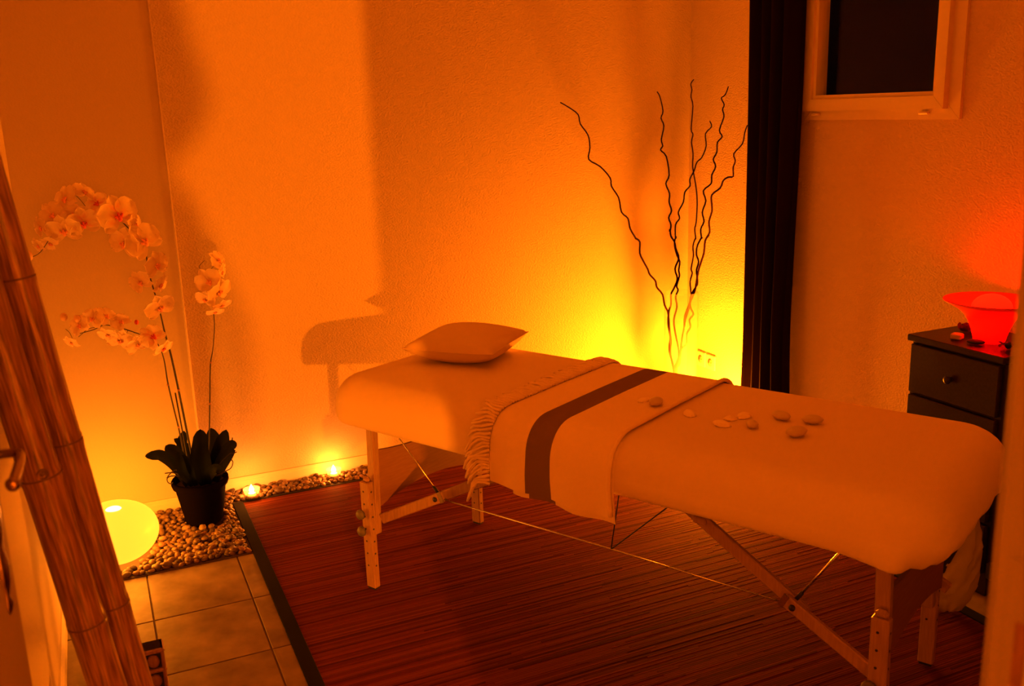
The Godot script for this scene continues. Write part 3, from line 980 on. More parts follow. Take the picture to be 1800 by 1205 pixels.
func stones_on_sheet() -> void:
	var list := [[1130, 701, 0, 0.014], [1153, 708, 1, 0.022], [1213, 725, 0, 0.018], [1271, 743, 0, 0.019], [1285, 733, 0, 0.014], [1309, 728, 0, 0.019], [1322, 747, 1, 0.018], [1373, 733, 1, 0.022], [1428, 740, 1, 0.022], [1400, 762, 1, 0.024]]
	var n := 0
	for e in list:
		var on_throw: bool = e[0] < 1170
		var y: float = S_TOP + (0.0095 if on_throw else 0.0025)
		var p := on_y(e[0], e[1], y + 0.006)
		var label := ""
		if on_throw: label = "tiny pale shell on the plain part of the throw" if e[2] == 0 else "greyish polished stone on the plain part of the throw"
		else: label = "rounded pale shell in the cluster on the cream sheet" if e[2] == 0 else "greyish oval massage stone in the trio on the sheet"
		if e[0] == 1213: label = "small pale shell lying alone beside the hem of the throw"
		if e[0] == 1322: label = "greyish polished massage stone touching the cluster of pale shells"
		if e[0] == 1400: label = "largest greyish massage stone of the trio on the sheet"
		if e[0] == 1285: label = "smallest pale shell of the cluster on the cream sheet"
		var t := thing("shell" if e[2] == 0 else "massage_stone", label, "shell" if e[2] == 0 else "stone", Vector3(p.x, y, p.z), 0.7 * n, "shells scattered on the sheet" if e[2] == 0 else "stones scattered on the sheet")
		var r: float = e[3] * 1.12
		if e[2] == 0:
			# rounded shell: a low dome with shallow ribs running to its beak
			var st := new_st()
			var rows := []
			for i in 8:
				var row := PackedVector3Array()
				var ph := PI / 2 * i / 7.0
				for j in 28:
					var a := -TAU * j / 28.0
					var rib := 1.0 + 0.05 * cos(a * 9.0) * cos(ph)
					var beak := 1.0 + 0.25 * pow(max(0.0, cos(a)), 6.0)
					row.append(Vector3(cos(a) * cos(ph) * r * 1.05 * rib * beak + r * 0.25 * sin(ph), sin(ph) * r * 0.62, sin(a) * cos(ph) * r * 0.85 * rib))
				rows.append(row)
			grid(st, rows, true)
			part("shell_dome", st, K.shell, t)
		else:
			var st := new_st()
			blob(st, Vector3(0, r * 0.48, 0), Vector3(r * 1.15, r * 0.48, r * 0.8), 14, 8, Basis.IDENTITY, 0.03, n)
			part("stone_body", st, K.shell_grey, t)
		n += 1

func pebbles() -> void:
	var meshes := []
	for i in 6:
		for m in 6:
			var st := new_st()
			blob(st, Vector3.ZERO, Vector3.ONE, 7, 4, Basis.IDENTITY, 0.08, i)
			meshes.append(commit(st, K.stones[m]))
	var g := RandomNumberGenerator.new()
	g.seed = 55
	var lay := func(t: Node3D, x0: float, x1: float, z0: float, z1: float, avoid: Array) -> void:
		box_part("mesh_backing", Vector3((x0 + x1) * 0.5, 0.002, (z0 + z1) * 0.5), Vector3(x1 - x0, 0.003, z1 - z0), K.mesh_backing, t)
		var spots := []
		for layer in 2:
			var pitch := 0.0265 if layer == 0 else 0.034
			var row := 0
			var z := z0 + 0.011
			while z < z1 - 0.008:
				var x := x0 + 0.012 + (pitch * 0.5 if row % 2 else 0.0)
				while x < x1 - 0.010:
					var px := clampf(x + g.randf_range(-0.006, 0.006), x0 + 0.010, x1 - 0.010); var pz := clampf(z + g.randf_range(-0.005, 0.005), z0 + 0.009, z1 - 0.009)
					if layer == 0 or g.randf() < 0.42:
						spots.append(Vector3(px, 0.009 if layer == 0 else 0.019, pz))
					x += pitch
				z += pitch * 0.88
				row += 1
		# nearest first
		spots.sort_custom(func(a, b): return a.z + a.y * 4.0 > b.z + b.y * 4.0)
		var rest := new_st()
		var n := 0
		var nrest := 0
		for p in spots:
			var skip := false
			for a in avoid:
				if Vector2(p.x - a.x, p.z - a.z).length() < a.y: skip = true
			if skip: continue
			var s := g.randf_range(0.0105, 0.0165)
			var b := Basis.from_euler(Vector3(g.randf_range(-0.35, 0.35), g.randf() * TAU, g.randf_range(-0.35, 0.35))) * Basis.from_scale(Vector3(s * g.randf_range(1.0, 1.45), s * g.randf_range(0.55, 0.8), s * g.randf_range(0.8, 1.05)))
			var k := g.randi() % 36
			if n < 300:
				put("pebble", meshes[k], t, Transform3D(b, p))
			else:
				rest.append_from(meshes[k], 0, Transform3D(b, p))
				nrest += 1
			n += 1
		if nrest > 0:
			var mesh := rest.commit()
			mesh.surface_set_material(0, K.stones[0])
			var o := put("pebble_rest", mesh, t)
			o.set_meta("kind", "stuff")
	var t1 := thing("pebble_mat", "mat of brown and grey river pebbles under the globe lamp and orchid pot", "pebble mat")
	lay.call(t1, X_LEFT + 0.015, MAT_X0 - 0.004, Z_JOG + 0.015, -3.432, [Vector3(-0.055, 0.115, -3.62), Vector3(0.285, 0.07, -3.80)])
	var t2 := thing("pebble_mat", "narrow strip of pebbles between the bamboo mat and the back baseboard", "pebble mat")
	lay.call(t2, X_JOG + 0.004, 1.55, Z_BACK + 0.014, Z_JOG + 0.036, [])
	var t3 := thing("pebble_mat", "short run of pebbles filling the corner beside the orchid pot by the pier", "pebble mat")
	# (joins the two pebble fields behind the mat's corner)
	t3.free()
	used["pebble_mat"] = 1

func globe_lamp() -> void:
	var c := Vector3(-0.052, 0.113, -3.62)
	var t := thing("globe_lamp", "glowing yellow flattened globe lamp resting on the pebbles", "lamp", Vector3(c.x, 0.0, c.z))
	var prof := []
	var n := 26
	for i in n + 1:
		var a := -PI / 2 + PI * i / n
		var r := 0.155 * pow(cos(a), 0.96) if i > 0 and i < n else 0.0
		prof.append(Vector2(r, c.y + 0.113 * sin(a)))
	var st := new_st()
	lathe(st, prof, 48)
	var m := mat(lin(0.9, 0.75, 0.4), 0.35, 0, 0.4)
	glow(m, Color(1.0, 0.29, 0.016).linear_to_srgb(), 2.35 * E_GLOBE)
	part("lamp_globe", st, m, t)
	st = new_st()
	blob(st, Vector3(0.005, c.y + 0.103, 0.040), Vector3(0.030, 0.0125, 0.022), 28, 12, Basis(Vector3.RIGHT, 0.22))  # glowing cap on the shell, standing in for the hot spot of the bulb inside
	part("bulb_glow", st, glow(mat(lin(0.9, 0.85, 0.6), 0.4), Color(1.0, 0.80, 0.42).linear_to_srgb(), 2.4 * E_GLOBE), t)
	omni(Vector3(0, c.y, 0), Color(1.0, 0.24, 0.008).linear_to_srgb(), 0.55 * E_GLOBE, 0.10, t)

func corner_lamp() -> void:
	var c := Vector3(2.61, 0.0, -3.615)
	var t := thing("unseen_corner_lamp", "round glowing lamp out of view behind the table, lighting the corner", "lamp", c)  # out of view, placed to light the corner walls
	var prof := []
	for i in 21:
		var a := -PI / 2 + PI * i / 20
		prof.append(Vector2(0.080 * cos(a) if i > 0 and i < 20 else 0.0, 0.165 + 0.080 * sin(a)))
	var st := new_st()
	lathe(st, prof, 32)
	part("lamp_globe", st, glow(mat(lin(0.9, 0.7, 0.4), 0.4), warm(), 3.5 * E_CORNER), t)
	st = new_st()
	lathe(st, [Vector2(0.0, 0.0075), Vector2(0.07, 0.0075), Vector2(0.07, 0.02), Vector2(0.03, 0.03), Vector2(0.025, 0.095), Vector2(0.0, 0.095)], 24)
	part("base", st, K.white_paint, t)
	omni(Vector3(0, 0.165, 0), warm(), E_CORNER, 0.07, t)

func tea_light(label: String, at: Vector3) -> void:
	var t := thing("tea_light", label, "candle", Vector3(at.x, 0.016, at.z), 0.0, "tea lights on the pebbles")
	var st := new_st()
	lathe(st, [Vector2(0.0, 0.0), Vector2(0.018, 0.0), Vector2(0.021, 0.004), Vector2(0.030, 0.018), Vector2(0.036, 0.040), Vector2(0.0335, 0.040), Vector2(0.0275, 0.018), Vector2(0.018, 0.006), Vector2(0.0, 0.005)], 28)
	part("glass_cup", st, K.glass, t)
	st = new_st()
	lathe(st, [Vector2(0.0, 0.006), Vector2(0.0175, 0.006), Vector2(0.0175, 0.020), Vector2(0.015, 0.020), Vector2(0.0, 0.0185)], 20)
	part("wax", st, K.wax, t)
	st = new_st()
	tube(st, PackedVector3Array([Vector3(0, 0.018, 0), Vector3(0.0005, 0.025, 0)]), 0.0008, 5)
	part("wick", st, K.black, t)
	st = new_st()
	lathe(st, [Vector2(0.0, 0.0215), Vector2(0.008, 0.026), Vector2(0.0115, 0.034), Vector2(0.007, 0.047), Vector2(0.0, 0.060)], 12)
	part("flame", st, glow(mat(lin(1, 0.6, 0.15), 0.5), Color(1, 0.42, 0.10).linear_to_srgb(), 380.0 * E_TEA), t)
	omni(Vector3(0, 0.034, 0), Color(1, 0.22, 0.014).linear_to_srgb(), E_TEA, 0.008, t, "flame_light")

# ------------------------------------------------------------------ orchid
func petal_mesh(w: float, pink: float, ruff: float) -> ArrayMesh:
	var rows := []; var cols := []
	var nu := 6; var nv := 6
	for i in nu + 1:
		var s := float(i) / nu
		var wd := w * (0.16 * (1.0 - s) + sqrt(max(0.0, 1.0 - pow(abs(s - 0.62) / (0.62 if s < 0.62 else 0.385), 2.2))))
		var row := PackedVector3Array(); var col := PackedColorArray()
		for j in nv + 1:
			var v := -1.0 + 2.0 * j / nv
			row.append(Vector3(v * wd, s * 0.5, 0.05 * s - 0.10 * s * s + 0.05 * v * v * s + ruff * sin(v * 4.0 + s * 5.0)))
			var k := pink * clampf(1.0 - s * 1.6, 0, 1) * (0.6 + 0.4 * cos(v * 9.0))
			col.append(Color(0.86, 0.72, 0.62).lerp(Color(0.80, 0.20, 0.14), k))
		rows.append(row); cols.append(col)
	var st := new_st()
	grid(st, rows, false, cols)
	return commit(st, K.petal)
func leaf_strip(path: PackedVector3Array, w: float, facing: Vector3, fold := 0.25) -> SurfaceTool:
	var p := smooth_path(path, 5)
	var rows := []
	for i in p.size():
		var s := float(i) / (p.size() - 1)
		var tn := (p[min(i + 1, p.size() - 1)] - p[max(i - 1, 0)]).normalized()
		var sd := tn.cross(facing).normalized()
		var nr := sd.cross(tn)
		var ww := w * (0.45 + 0.55 * sin(PI * pow(s, 0.8) * 0.92)) * (1.0 if s < 0.8 else sqrt(max(0.0, (1.0 - s) / 0.2)) * 0.98 + 0.02)
		var row := PackedVector3Array()
		for j in 5:
			var v := -1.0 + 0.5 * j
			row.append(p[i] + sd * ww * v + nr * fold * ww * abs(v))
		rows.append(row)
	var st := new_st()
	grid(st, rows)
	return st

func orchid() -> void:
	var zc := -3.80
	var base := Vector3(0.282, 0.018, zc)
	var t := thing("potted_orchid", "potted orchid with pale pink-centred flower sprays in a dark pot on pebbles", "plant", base)
	var st := new_st()
	lathe(st, [Vector2(0.0, 0.0), Vector2(0.068, 0.0), Vector2(0.072, 0.006), Vector2(0.098, 0.150), Vector2(0.107, 0.156), Vector2(0.111, 0.168), Vector2(0.111, 0.180), Vector2(0.107, 0.186), Vector2(0.100, 0.184), Vector2(0.096, 0.160)], 36)
	var pot := part("pot", st, K.pot, t)
	st = new_st()
	lathe(st, [Vector2(0.097, 0.158), Vector2(0.05, 0.166), Vector2(0.0, 0.168)], 24)
	part("soil", st, K.soil, pot)
	var P := func(u: float, v: float, z := 0.0) -> Vector3: return on_z(u, v, zc + z) - base
	var ZU := func(x: float, y: float, z := 0.0) -> Vector3: return on_z(230.0 + x / 6.024, 730.0 + y / 6.024, zc + z) - base
	# leaves
	var face := Vector3(0, 0.25, 1)
	var lv := [
		[[[600, 740, 0.02], [470, 540, 0.05], [330, 425, 0.07], [240, 420, 0.08], [150, 432, 0.08]], 0.021],
		[[[620, 740, 0.0], [540, 520, 0.03], [450, 390, 0.05], [365, 318, 0.05]], 0.030],
		[[[640, 740, -0.02], [560, 480, -0.03], [540, 300, -0.02], [565, 160, -0.02]], 0.022],
		[[[640, 740, -0.02], [610, 480, -0.03], [560, 320, -0.03], [455, 245, -0.02]], 0.020],
		[[[720, 740, 0.0], [715, 500, 0.02], [735, 300, 0.02], [735, 145, 0.0]], 0.034],
		[[[840, 740, 0.0], [880, 480, 0.0], [870, 280, -0.02], [845, 130, -0.03]], 0.032],
		[[[860, 740, 0.0], [910, 500, 0.0], [950, 330, 0.0], [1012, 148, -0.01]], 0.032],
		[[[860, 740, 0.02], [930, 560, 0.03], [1010, 410, 0.04], [1060, 320, 0.03], [1122, 322, 0.02]], 0.028],
		[[[800, 740, 0.04], [770, 600, 0.07], [750, 440, 0.08], [745, 280, 0.06]], 0.034],
		[[[690, 740, 0.04], [640, 600, 0.07], [590, 480, 0.08], [540, 415, 0.08]], 0.014],
		[[[780, 740, 0.02], [830, 620, 0.07], [900, 560, 0.10], [960, 590, 0.11]], 0.022],
		[[[660, 740, 0.03], [560, 620, 0.08], [520, 500, 0.10], [500, 380, 0.09]], 0.018]]
	for e in lv:
		var path := PackedVector3Array()
		for q in e[0]: path.append(ZU.call(q[0], q[1], q[2]))
		part("leaf", leaf_strip(path, e[1], face), K.leaf, t)
	# aerial roots
	for e in [[[540, 640, 0.05], [450, 605, 0.07], [360, 612, 0.08]], [[540, 640, 0.05], [430, 640, 0.07], [385, 665, 0.08], [392, 705, 0.08], [425, 722, 0.08], [445, 705, 0.08]], [[560, 640, 0.04], [480, 575, 0.06], [420, 610, 0.07], [380, 660, 0.07]], [[900, 640, 0.05], [1000, 590, 0.05], [1060, 555, 0.05], [1080, 495, 0.05], [1062, 462, 0.05]], [[930, 520, 0.03], [1040, 412, 0.05], [1085, 402, 0.05], [1122, 384, 0.05]], [[1040, 400, 0.02], [1070, 330, 0.02], [1075, 232, 0.02]]]:
		var path := PackedVector3Array()
		for q in e: path.append(ZU.call(q[0], q[1], q[2]))
		st = new_st()
		tube(st, smooth_path(path, 4), 0.0022, 5)
		part("root", st, K.stem, t)
	# flower stems
	var stems := [
		[[[350, 860, 0.0, 4.6], [335, 790, 0.0, 4.6], [318, 705, 0.0, 4.4], [302, 630, 0.01, 4.2], [290, 585, 0.01, 3.2], [283, 555, 0.02, 2.6], [272, 515, 0.03, 2.6], [262, 480, 0.04, 2.4], [256, 445, 0.05, 2.4], [243, 418, 0.06, 2.2], [228, 403, 0.07, 2.0], [200, 378, 0.08, 2.0], [172, 374, 0.08, 2.0], [145, 372, 0.09, 1.8], [120, 385, 0.09, 1.8], [95, 408, 0.09, 1.5], [72, 442, 0.09, 1.3], [55, 452, 0.09, 1.2]]],
		[[[335, 860, 0.03, 3.2], [318, 770, 0.03, 3.2], [305, 715, 0.03, 3.0], [295, 672, 0.03, 3.0], [288, 630, 0.03, 2.2], [277, 604, 0.04, 2.0], [264, 594, 0.04, 2.0], [245, 587, 0.05, 2.0], [215, 577, 0.06, 2.0], [185, 571, 0.07, 1.8], [165, 579, 0.08, 1.6], [140, 586, 0.09, 1.2]]],
		[[[366, 860, 0.03, 2.8], [368, 760, 0.03, 2.8], [369, 700, 0.03, 2.8], [370, 640, 0.03, 2.6], [374, 615, 0.03, 1.8], [377, 575, 0.04, 1.8], [375, 545, 0.05, 1.6], [371, 520, 0.06, 1.4], [370, 500, 0.07, 1.2], [370, 480, 0.07, 1.0]]],
		[[[170, 575, 0.08, 1.2], [155, 578, 0.085, 1.2], [138, 592, 0.09, 1.0]]],
		[[[370, 480, 0.07, 1.0], [373, 470, 0.07, 1.0], [384, 465, 0.07, 0.9]]],
		[[[354, 474, 0.07, 1.2], [350, 468, 0.07, 1.0], [360, 457, 0.07, 1.0]]],
		[[[115, 578, 0.08, 1.0], [122, 584, 0.08, 1.0], [127, 594, 0.08, 0.9]]],
		[[[225, 580, 0.06, 1.0], [222, 588, 0.06, 0.8], [226, 594, 0.06, 0.8]]],
		[[[176, 563, 0.07, 1.0], [180, 568, 0.07, 1.0], [186, 571, 0.07, 1.0]]],
		[[[134, 344, 0.09, 1.0], [142, 352, 0.09, 1.0], [150, 362, 0.09, 1.0]]]]
	for e in stems:
		var path := PackedVector3Array(); var rad := []
		for q in e[0]: path.append(P.call(q[0], q[1], q[2]))
		var sp := smooth_path(path, 4)
		for i in sp.size():
			var f := float(i) / 4.0
			var a := int(f)
			rad.append(lerpf(e[0][a][3], e[0][min(a + 1, e[0].size() - 1)][3], f - a) * 0.001)
		st = new_st()
		tube(st, sp, rad, 7)
		part("flower_stem", st, K.stem, t)
	for q in [[314, 685, 0.005, 5.4], [295, 676, 0.03, 3.8], [371, 637, 0.03, 3.6], [369, 709, 0.03, 3.6], [314, 750, 0.03, 3.8]]:
		st = new_st()
		var c: Vector3 = P.call(q[0], q[1], q[2])
		tube(st, PackedVector3Array([c - Vector3(0, 0.004, 0), c + Vector3(0, 0.004, 0)]), q[3] * 0.001, 8)
		part("stem_tie", st, K.stem_tie, t)
	# supporting cane beside the tallest stem
	st = new_st()
	tube(st, PackedVector3Array([P.call(340, 860, 0.0), P.call(308, 690, 0.0)]), 0.0028, 7)
	part("support_cane", st, K.stem, t)
	# flowers: [u, v, forward, diameter, roll, yaw, pitch, strength of pink]
	var kinds := []
	for pk in [0.25, 0.9]:
		kinds.append([petal_mesh(0.15, pk * 0.6, 0.010), petal_mesh(0.27, pk, 0.016)])
	var lip_st := new_st()
	blob(lip_st, Vector3(0, -0.07, 0.05), Vector3(0.06, 0.09, 0.05), 8, 5)
	blob(lip_st, Vector3(-0.07, -0.02, 0.06), Vector3(0.035, 0.06, 0.03), 6, 4, Basis(Vector3(0, 0, 1), 0.6))
	blob(lip_st, Vector3(0.07, -0.02, 0.06), Vector3(0.035, 0.06, 0.03), 6, 4, Basis(Vector3(0, 0, 1), -0.6))
	blob(lip_st, Vector3(0, 0.03, 0.05), Vector3(0.03, 0.05, 0.04), 6, 4)
	var lip := commit(lip_st, K.lip)
	var pale_lip: ArrayMesh = lip.duplicate()
	pale_lip.surface_set_material(0, K.pale_lip)
	var fl := [
		[207, 378, 0.12, 0.150, 0.3, 0.3, 0.1, 1], [170, 358, 0.11, 0.095, 0.9, -0.7, -0.6, 1], [146, 392, 0.13, 0.120, 0.2, 0.1, 0.3, 1], [115, 350, 0.10, 0.110, 0.5, -1.0, -0.4, 0], [148, 338, 0.09, 0.090, -0.5, 0.7, -0.7, 0],
		[92, 378, 0.10, 0.100, 0.7, -0.6, -0.1, 0], [112, 405, 0.12, 0.125, 0.1, -0.3, 0.5, 0], [128, 378, 0.10, 0.095, 1.2, -0.4, 0.2, 0], [72, 400, 0.09, 0.080, 0.4, -1.1, 0.1, 0], [68, 432, 0.09, 0.065, 0.2, -1.1, 0.4, 0], [88, 428, 0.09, 0.07, 0.9, -0.5, 0.7, 0],
		[218, 428, 0.09, 0.125, -0.3, -0.8, 0.2, 0], [252, 424, 0.11, 0.140, 0.6, 0.2, -0.1, 0], [237, 396, 0.09, 0.085, 1.1, 0.8, 0.0, 0],
		[275, 466, 0.08, 0.110, 0.2, 0.6, 0.1, 0], [247, 496, 0.07, 0.095, 0.5, -0.7, 0.2, 0], [282, 500, 0.06, 0.090, -0.2, 0.9, 0.4, 0], [281, 540, 0.07, 0.120, 0.4, 0.3, 0.5, 0],
		[268, 592, 0.08, 0.105, 0.7, 0.2, -0.6, 1], [287, 612, 0.06, 0.085, 0.0, 0.6, 0.7, 1], [241, 606, 0.09, 0.090, 0.3, 0.4, 0.4, 0], [212, 598, 0.09, 0.105, -0.4, -0.4, 0.5, 0], [190, 588, 0.09, 0.080, 0.2, -0.6, 0.7, 0], [212, 566, 0.08, 0.08, 0.6, 0.2, -0.8, 0],
		[186, 556, 0.08, 0.085, 0.2, 0.5, -0.7, 0], [163, 560, 0.09, 0.085, -0.3, -0.5, -0.5, 0], [140, 572, 0.10, 0.085, 0.5, -0.8, -0.2, 0], [126, 602, 0.10, 0.065, 0.1, -0.9, 0.6, 0],
		[383, 458, 0.07, 0.085, 0.6, 0.7, -0.5, 0], [390, 478, 0.06, 0.075, 0.0, 1.0, 0.2, 0], [367, 494, 0.09, 0.110, 0.5, -0.5, 0.2, 0], [385, 512, 0.09, 0.120, 0.2, 0.6, 0.5, 0], [361, 526, 0.07, 0.085, -0.4, -0.8, 0.5, 0], [390, 536, 0.07, 0.080, 0.3, 0.4, 0.9, 0], [378, 548, 0.07, 0.07, 0.0, 0.0, 1.0, 0]]
	for e in fl:
		var at: Vector3 = P.call(e[0], e[1], e[2] * 0.9)
		var b := Basis.from_euler(Vector3(e[6], e[5] + 0.1, e[4])) * Basis.from_scale(Vector3.ONE * e[3] * 1.02)
		var f := put("flower", lip if e[7] else pale_lip, t, Transform3D(b, at))
		var kd: Array = kinds[e[7]]
		for a in [[90, 0], [215, 0], [325, 0], [20, 1], [160, 1]]:
			put("petal", kd[a[1]], f, Transform3D(Basis(Vector3(0, 0, 1), deg_to_rad(a[0] - 90.0)), Vector3(0, 0, 0.01 if a[1] else 0.0)))
	# closed buds
	for q in [[48, 450, 0.09, 0.018], [240, 566, 0.06, 0.008], [112, 557, 0.09, 0.013], [136, 560, 0.09, 0.012]]:
		st = new_st()
		blob(st, P.call(q[0], q[1], q[2]), Vector3(q[3], q[3] * 1.2, q[3]), 9, 6)
		part("bud", st, K.lip if q[0] == 240 else mat(lin(0.80, 0.55, 0.42), 0.7), t)

# ------------------------------------------------------------------ vase with branches
func vase_and_branches() -> void:
	var zc := -3.85
	var vc := Vector3(2.612, 0.0, zc)
	var v := thing("glass_vase", "tall clear glass cylinder vase holding branches in the corner", "vase", vc)
	var st := new_st()
	lathe(st, [Vector2(0.0, 0.009), Vector2(0.072, 0.009), Vector2(0.078, 0.014), Vector2(0.082, 0.03), Vector2(0.082, 0.70), Vector2(0.0795, 0.703), Vector2(0.077, 0.70), Vector2(0.077, 0.035), Vector2(0.0, 0.03)], 40)
	part("glass_body", st, K.glass, v)
	var Z7 := func(p: Array) -> Vector2: return Vector2(950 + p[0] / 4.0, 120 + p[1] / 4.0)
	var Z8 := func(p: Array) -> Vector2: return Vector2(1050 + p[0] / 4.0175, 400 + p[1] / 4.0175)
	var sets := [
		["reddish curly branch leaning far out of the vase along the back wall", -3.86, K.twig, 0.0052,
			[[140, 240], [200, 275], [265, 325], [280, 390], [335, 470], [348, 560], [340, 640], [420, 690], [490, 770], [500, 830], [550, 910], [570, 1010], [615, 1055], [630, 1125], [670, 1195]],
			[[270, 75], [300, 100], [300, 180], [330, 245], [355, 290], [370, 330], [410, 375], [420, 420], [460, 470], [475, 545], [500, 600], [500, 680], [515, 770], [508, 840], [515, 900], [545, 1010]]],
		["dark curly branch standing upright with its straight tip bent toward the back wall", -3.90, K.dark_twig, 0.0052,
			[[820, 165], [840, 200], [862, 300], [848, 350], [868, 405], [850, 500], [860, 545], [845, 575], [885, 620], [905, 750], [882, 810], [908, 880], [905, 940], [922, 1000], [902, 1050], [918, 1100], [910, 1150]],
			[[512, 10], [520, 60], [545, 100], [555, 150], [575, 215], [548, 290], [565, 360], [540, 430], [520, 470], [520, 540], [503, 600], [508, 700], [520, 800], [515, 880], [540, 1010]]],
		["short dark curly branch ending in a small hook, crossing the slim red one", -3.74, K.dark_twig, 0.0050,
			[[1190, 370], [1203, 410], [1160, 460], [1165, 545], [1135, 625], [1100, 660], [1080, 720], [1050, 780], [1052, 825], [1015, 870], [1005, 940], [970, 1010], [978, 1055], [950, 1100], [950, 1195]],
			[[557, 60], [545, 100], [550, 150], [565, 200], [582, 240], [575, 300], [580, 340], [560, 410], [570, 440], [553, 490], [562, 560], [540, 650], [550, 740], [572, 850], [572, 920], [548, 1010]]],
		["slim reddish branch rising almost straight to the greatest height", -3.90, K.twig, 0.0042,
			[[1078, 78], [1057, 110], [1065, 150], [1058, 200], [1072, 265], [1060, 425], [1072, 465], [1062, 520], [1073, 600], [1070, 690], [1085, 780], [1098, 870], [1102, 960], [1095, 1080], [1085, 1130], [1092, 1195]],
			[[690, 80], [675, 130], [678, 200], [662, 290], [670, 320], [655, 380], [660, 450], [660, 520], [625, 640], [605, 740], [590, 830], [580, 930], [560, 1010]]],
		["tall dark tightly curled branch closest to the window wall", -3.60, K.dark_twig, 0.0052,
			[[1322, 128], [1300, 185], [1272, 210], [1292, 255], [1280, 290], [1290, 340], [1258, 435], [1278, 480], [1245, 520], [1240, 590], [1215, 640], [1232, 690], [1205, 750], [1200, 810], [1145, 860], [1163, 930], [1138, 1010], [1150, 1075], [1127, 1130], [1133, 1195]],
			[[735, 70], [705, 130], [700, 190], [715, 240], [700, 300], [705, 350], [705, 400], [670, 460], [655, 520], [660, 570], [678, 610], [650, 650], [658, 700], [630, 750], [628, 820], [590, 860], [580, 960], [555, 1010]]],
		["thick reddish branch bending in steps toward the dark curtain", -3.47, K.twig, 0.0058,
			[[1455, 400], [1437, 450], [1420, 530], [1360, 600], [1370, 650], [1355, 700], [1355, 760], [1320, 765], [1285, 790], [1265, 840], [1205, 890], [1205, 960], [1205, 1010], [1185, 1080], [1190, 1150], [1165, 1195]],
			[[790, 50], [762, 90], [752, 180], [720, 280], [705, 350], [690, 440], [670, 490], [620, 620], [615, 700], [600, 770], [590, 850], [575, 960], [555, 1010]]]]
	var n := 0
	for s in sets:
		var px := []
		for p in s[4]: px.append(Z7.call(p))
		for p in s[5]: px.append(Z8.call(p))
		var path := PackedVector3Array()
		var v0: float = px[0].y
		for q in px:
			var k := clampf((651.0 - q.y) / (651.0 - v0), 0.0, 1.0)
			var k2 := smoothstep(0.30, 1.0, k)
			path.append(on_z(q.x, q.y, lerpf(zc + 0.01, s[1], k2)))
		# the hidden foot inside the vase
		var last := path[path.size() - 1]
		path.append(Vector3(vc.x - 0.02 + 0.008 * n, 0.15, zc + 0.012 * (n % 3 - 1)))
		path.append(Vector3(vc.x - 0.03 + 0.012 * n, 0.036, zc + 0.02 * (n % 3 - 1)))
		var sp := smooth_path(path, 3)
		var rad := []
		for i in sp.size():
			var f := float(i) / (sp.size() - 1)
			rad.append(lerpf(0.0024, s[3], pow(f, 0.7)))
		st = new_st()
		tube(st, sp, rad, 7)
		tag(part("curly_branch", st, s[2]), s[0], "branch", "branches in the glass vase")
		n += 1

func sockets() -> void:
	var t := Node3D.new()
	t.name = "wall_socket"
	add_child(t)
	tag(t, "white double power socket on the plaster wall behind the vase", "socket")
	var c := on_x(1243, 633, X_RIGHT)
	for dz in [-0.042, 0.042]:
		var o := box_part("socket_plate", Vector3(X_RIGHT - 0.006, c.y, c.z + dz), Vector3(0.011, 0.078, 0.078), K.white_paint, t, 0.004)
		var st := new_st()
		tube(st, PackedVector3Array([Vector3(X_RIGHT - 0.0119, c.y, c.z + dz), Vector3(X_RIGHT - 0.0125, c.y, c.z + dz)]), 0.021, 20)
		part("socket_well", st, K.door_paint, o)
		for e in [-0.009, 0.009]:
			st = new_st()
			tube(st, PackedVector3Array([Vector3(X_RIGHT - 0.0124, c.y, c.z + dz + e), Vector3(X_RIGHT - 0.0131, c.y, c.z + dz + e)]), 0.0035, 8)
			part("pin_hole", st, K.black, o)

# ------------------------------------------------------------------ chest and what stands on it
const CH_X0 := 2.50
const CH_Z0 := -2.332
const CH_Z1 := -1.953
const CH_H := 0.813
func chest() -> void:
	var t := thing("chest_of_drawers", "narrow black-brown chest of drawers standing against the window wall", "chest")
	var zc := (CH_Z0 + CH_Z1) * 0.5
	var wz := CH_Z1 - CH_Z0
	box_part("carcass", Vector3((CH_X0 + 0.022 + X_RIGHT - 0.016) * 0.5, CH_H * 0.5 - 0.01, zc), Vector3(X_RIGHT - 0.016 - CH_X0 - 0.022, CH_H - 0.03, wz - 0.012), K.dark_wood, t, 0.002)
	box_part("top_board", Vector3((CH_X0 + X_RIGHT - 0.015) * 0.5, CH_H - 0.011, zc), Vector3(X_RIGHT - 0.015 - CH_X0, 0.022, wz), K.dark_wood, t, 0.003)
	box_part("plinth", Vector3(CH_X0 + 0.032, 0.035, zc), Vector3(0.02, 0.065, wz - 0.014), K.dark_wood, t)
	var y1 := CH_H - 0.028
	for k in 4:
		var h := 0.174
		var yc := y1 - h * 0.5
		var d := box_part("drawer", Vector3(CH_X0 + 0.013, yc, zc), Vector3(0.018, h - 0.006, wz - 0.03), K.dark_wood, t, 0.003)
		var st := new_st()
		lathe(st, [Vector2(0.0, 0.0), Vector2(0.009, 0.0), Vector2(0.006, 0.006), Vector2(0.006, 0.012), Vector2(0.013, 0.016), Vector2(0.014, 0.021), Vector2(0.009, 0.024), Vector2(0.0, 0.023)], 16, Vector3(CH_X0 + 0.004, yc, zc), Basis(Vector3(0, 1, 0), Vector3(-1, 0, 0), Vector3(0, 0, 1)))
		part("knob", st, K.dark_wood, d)
		y1 -= h + 0.004

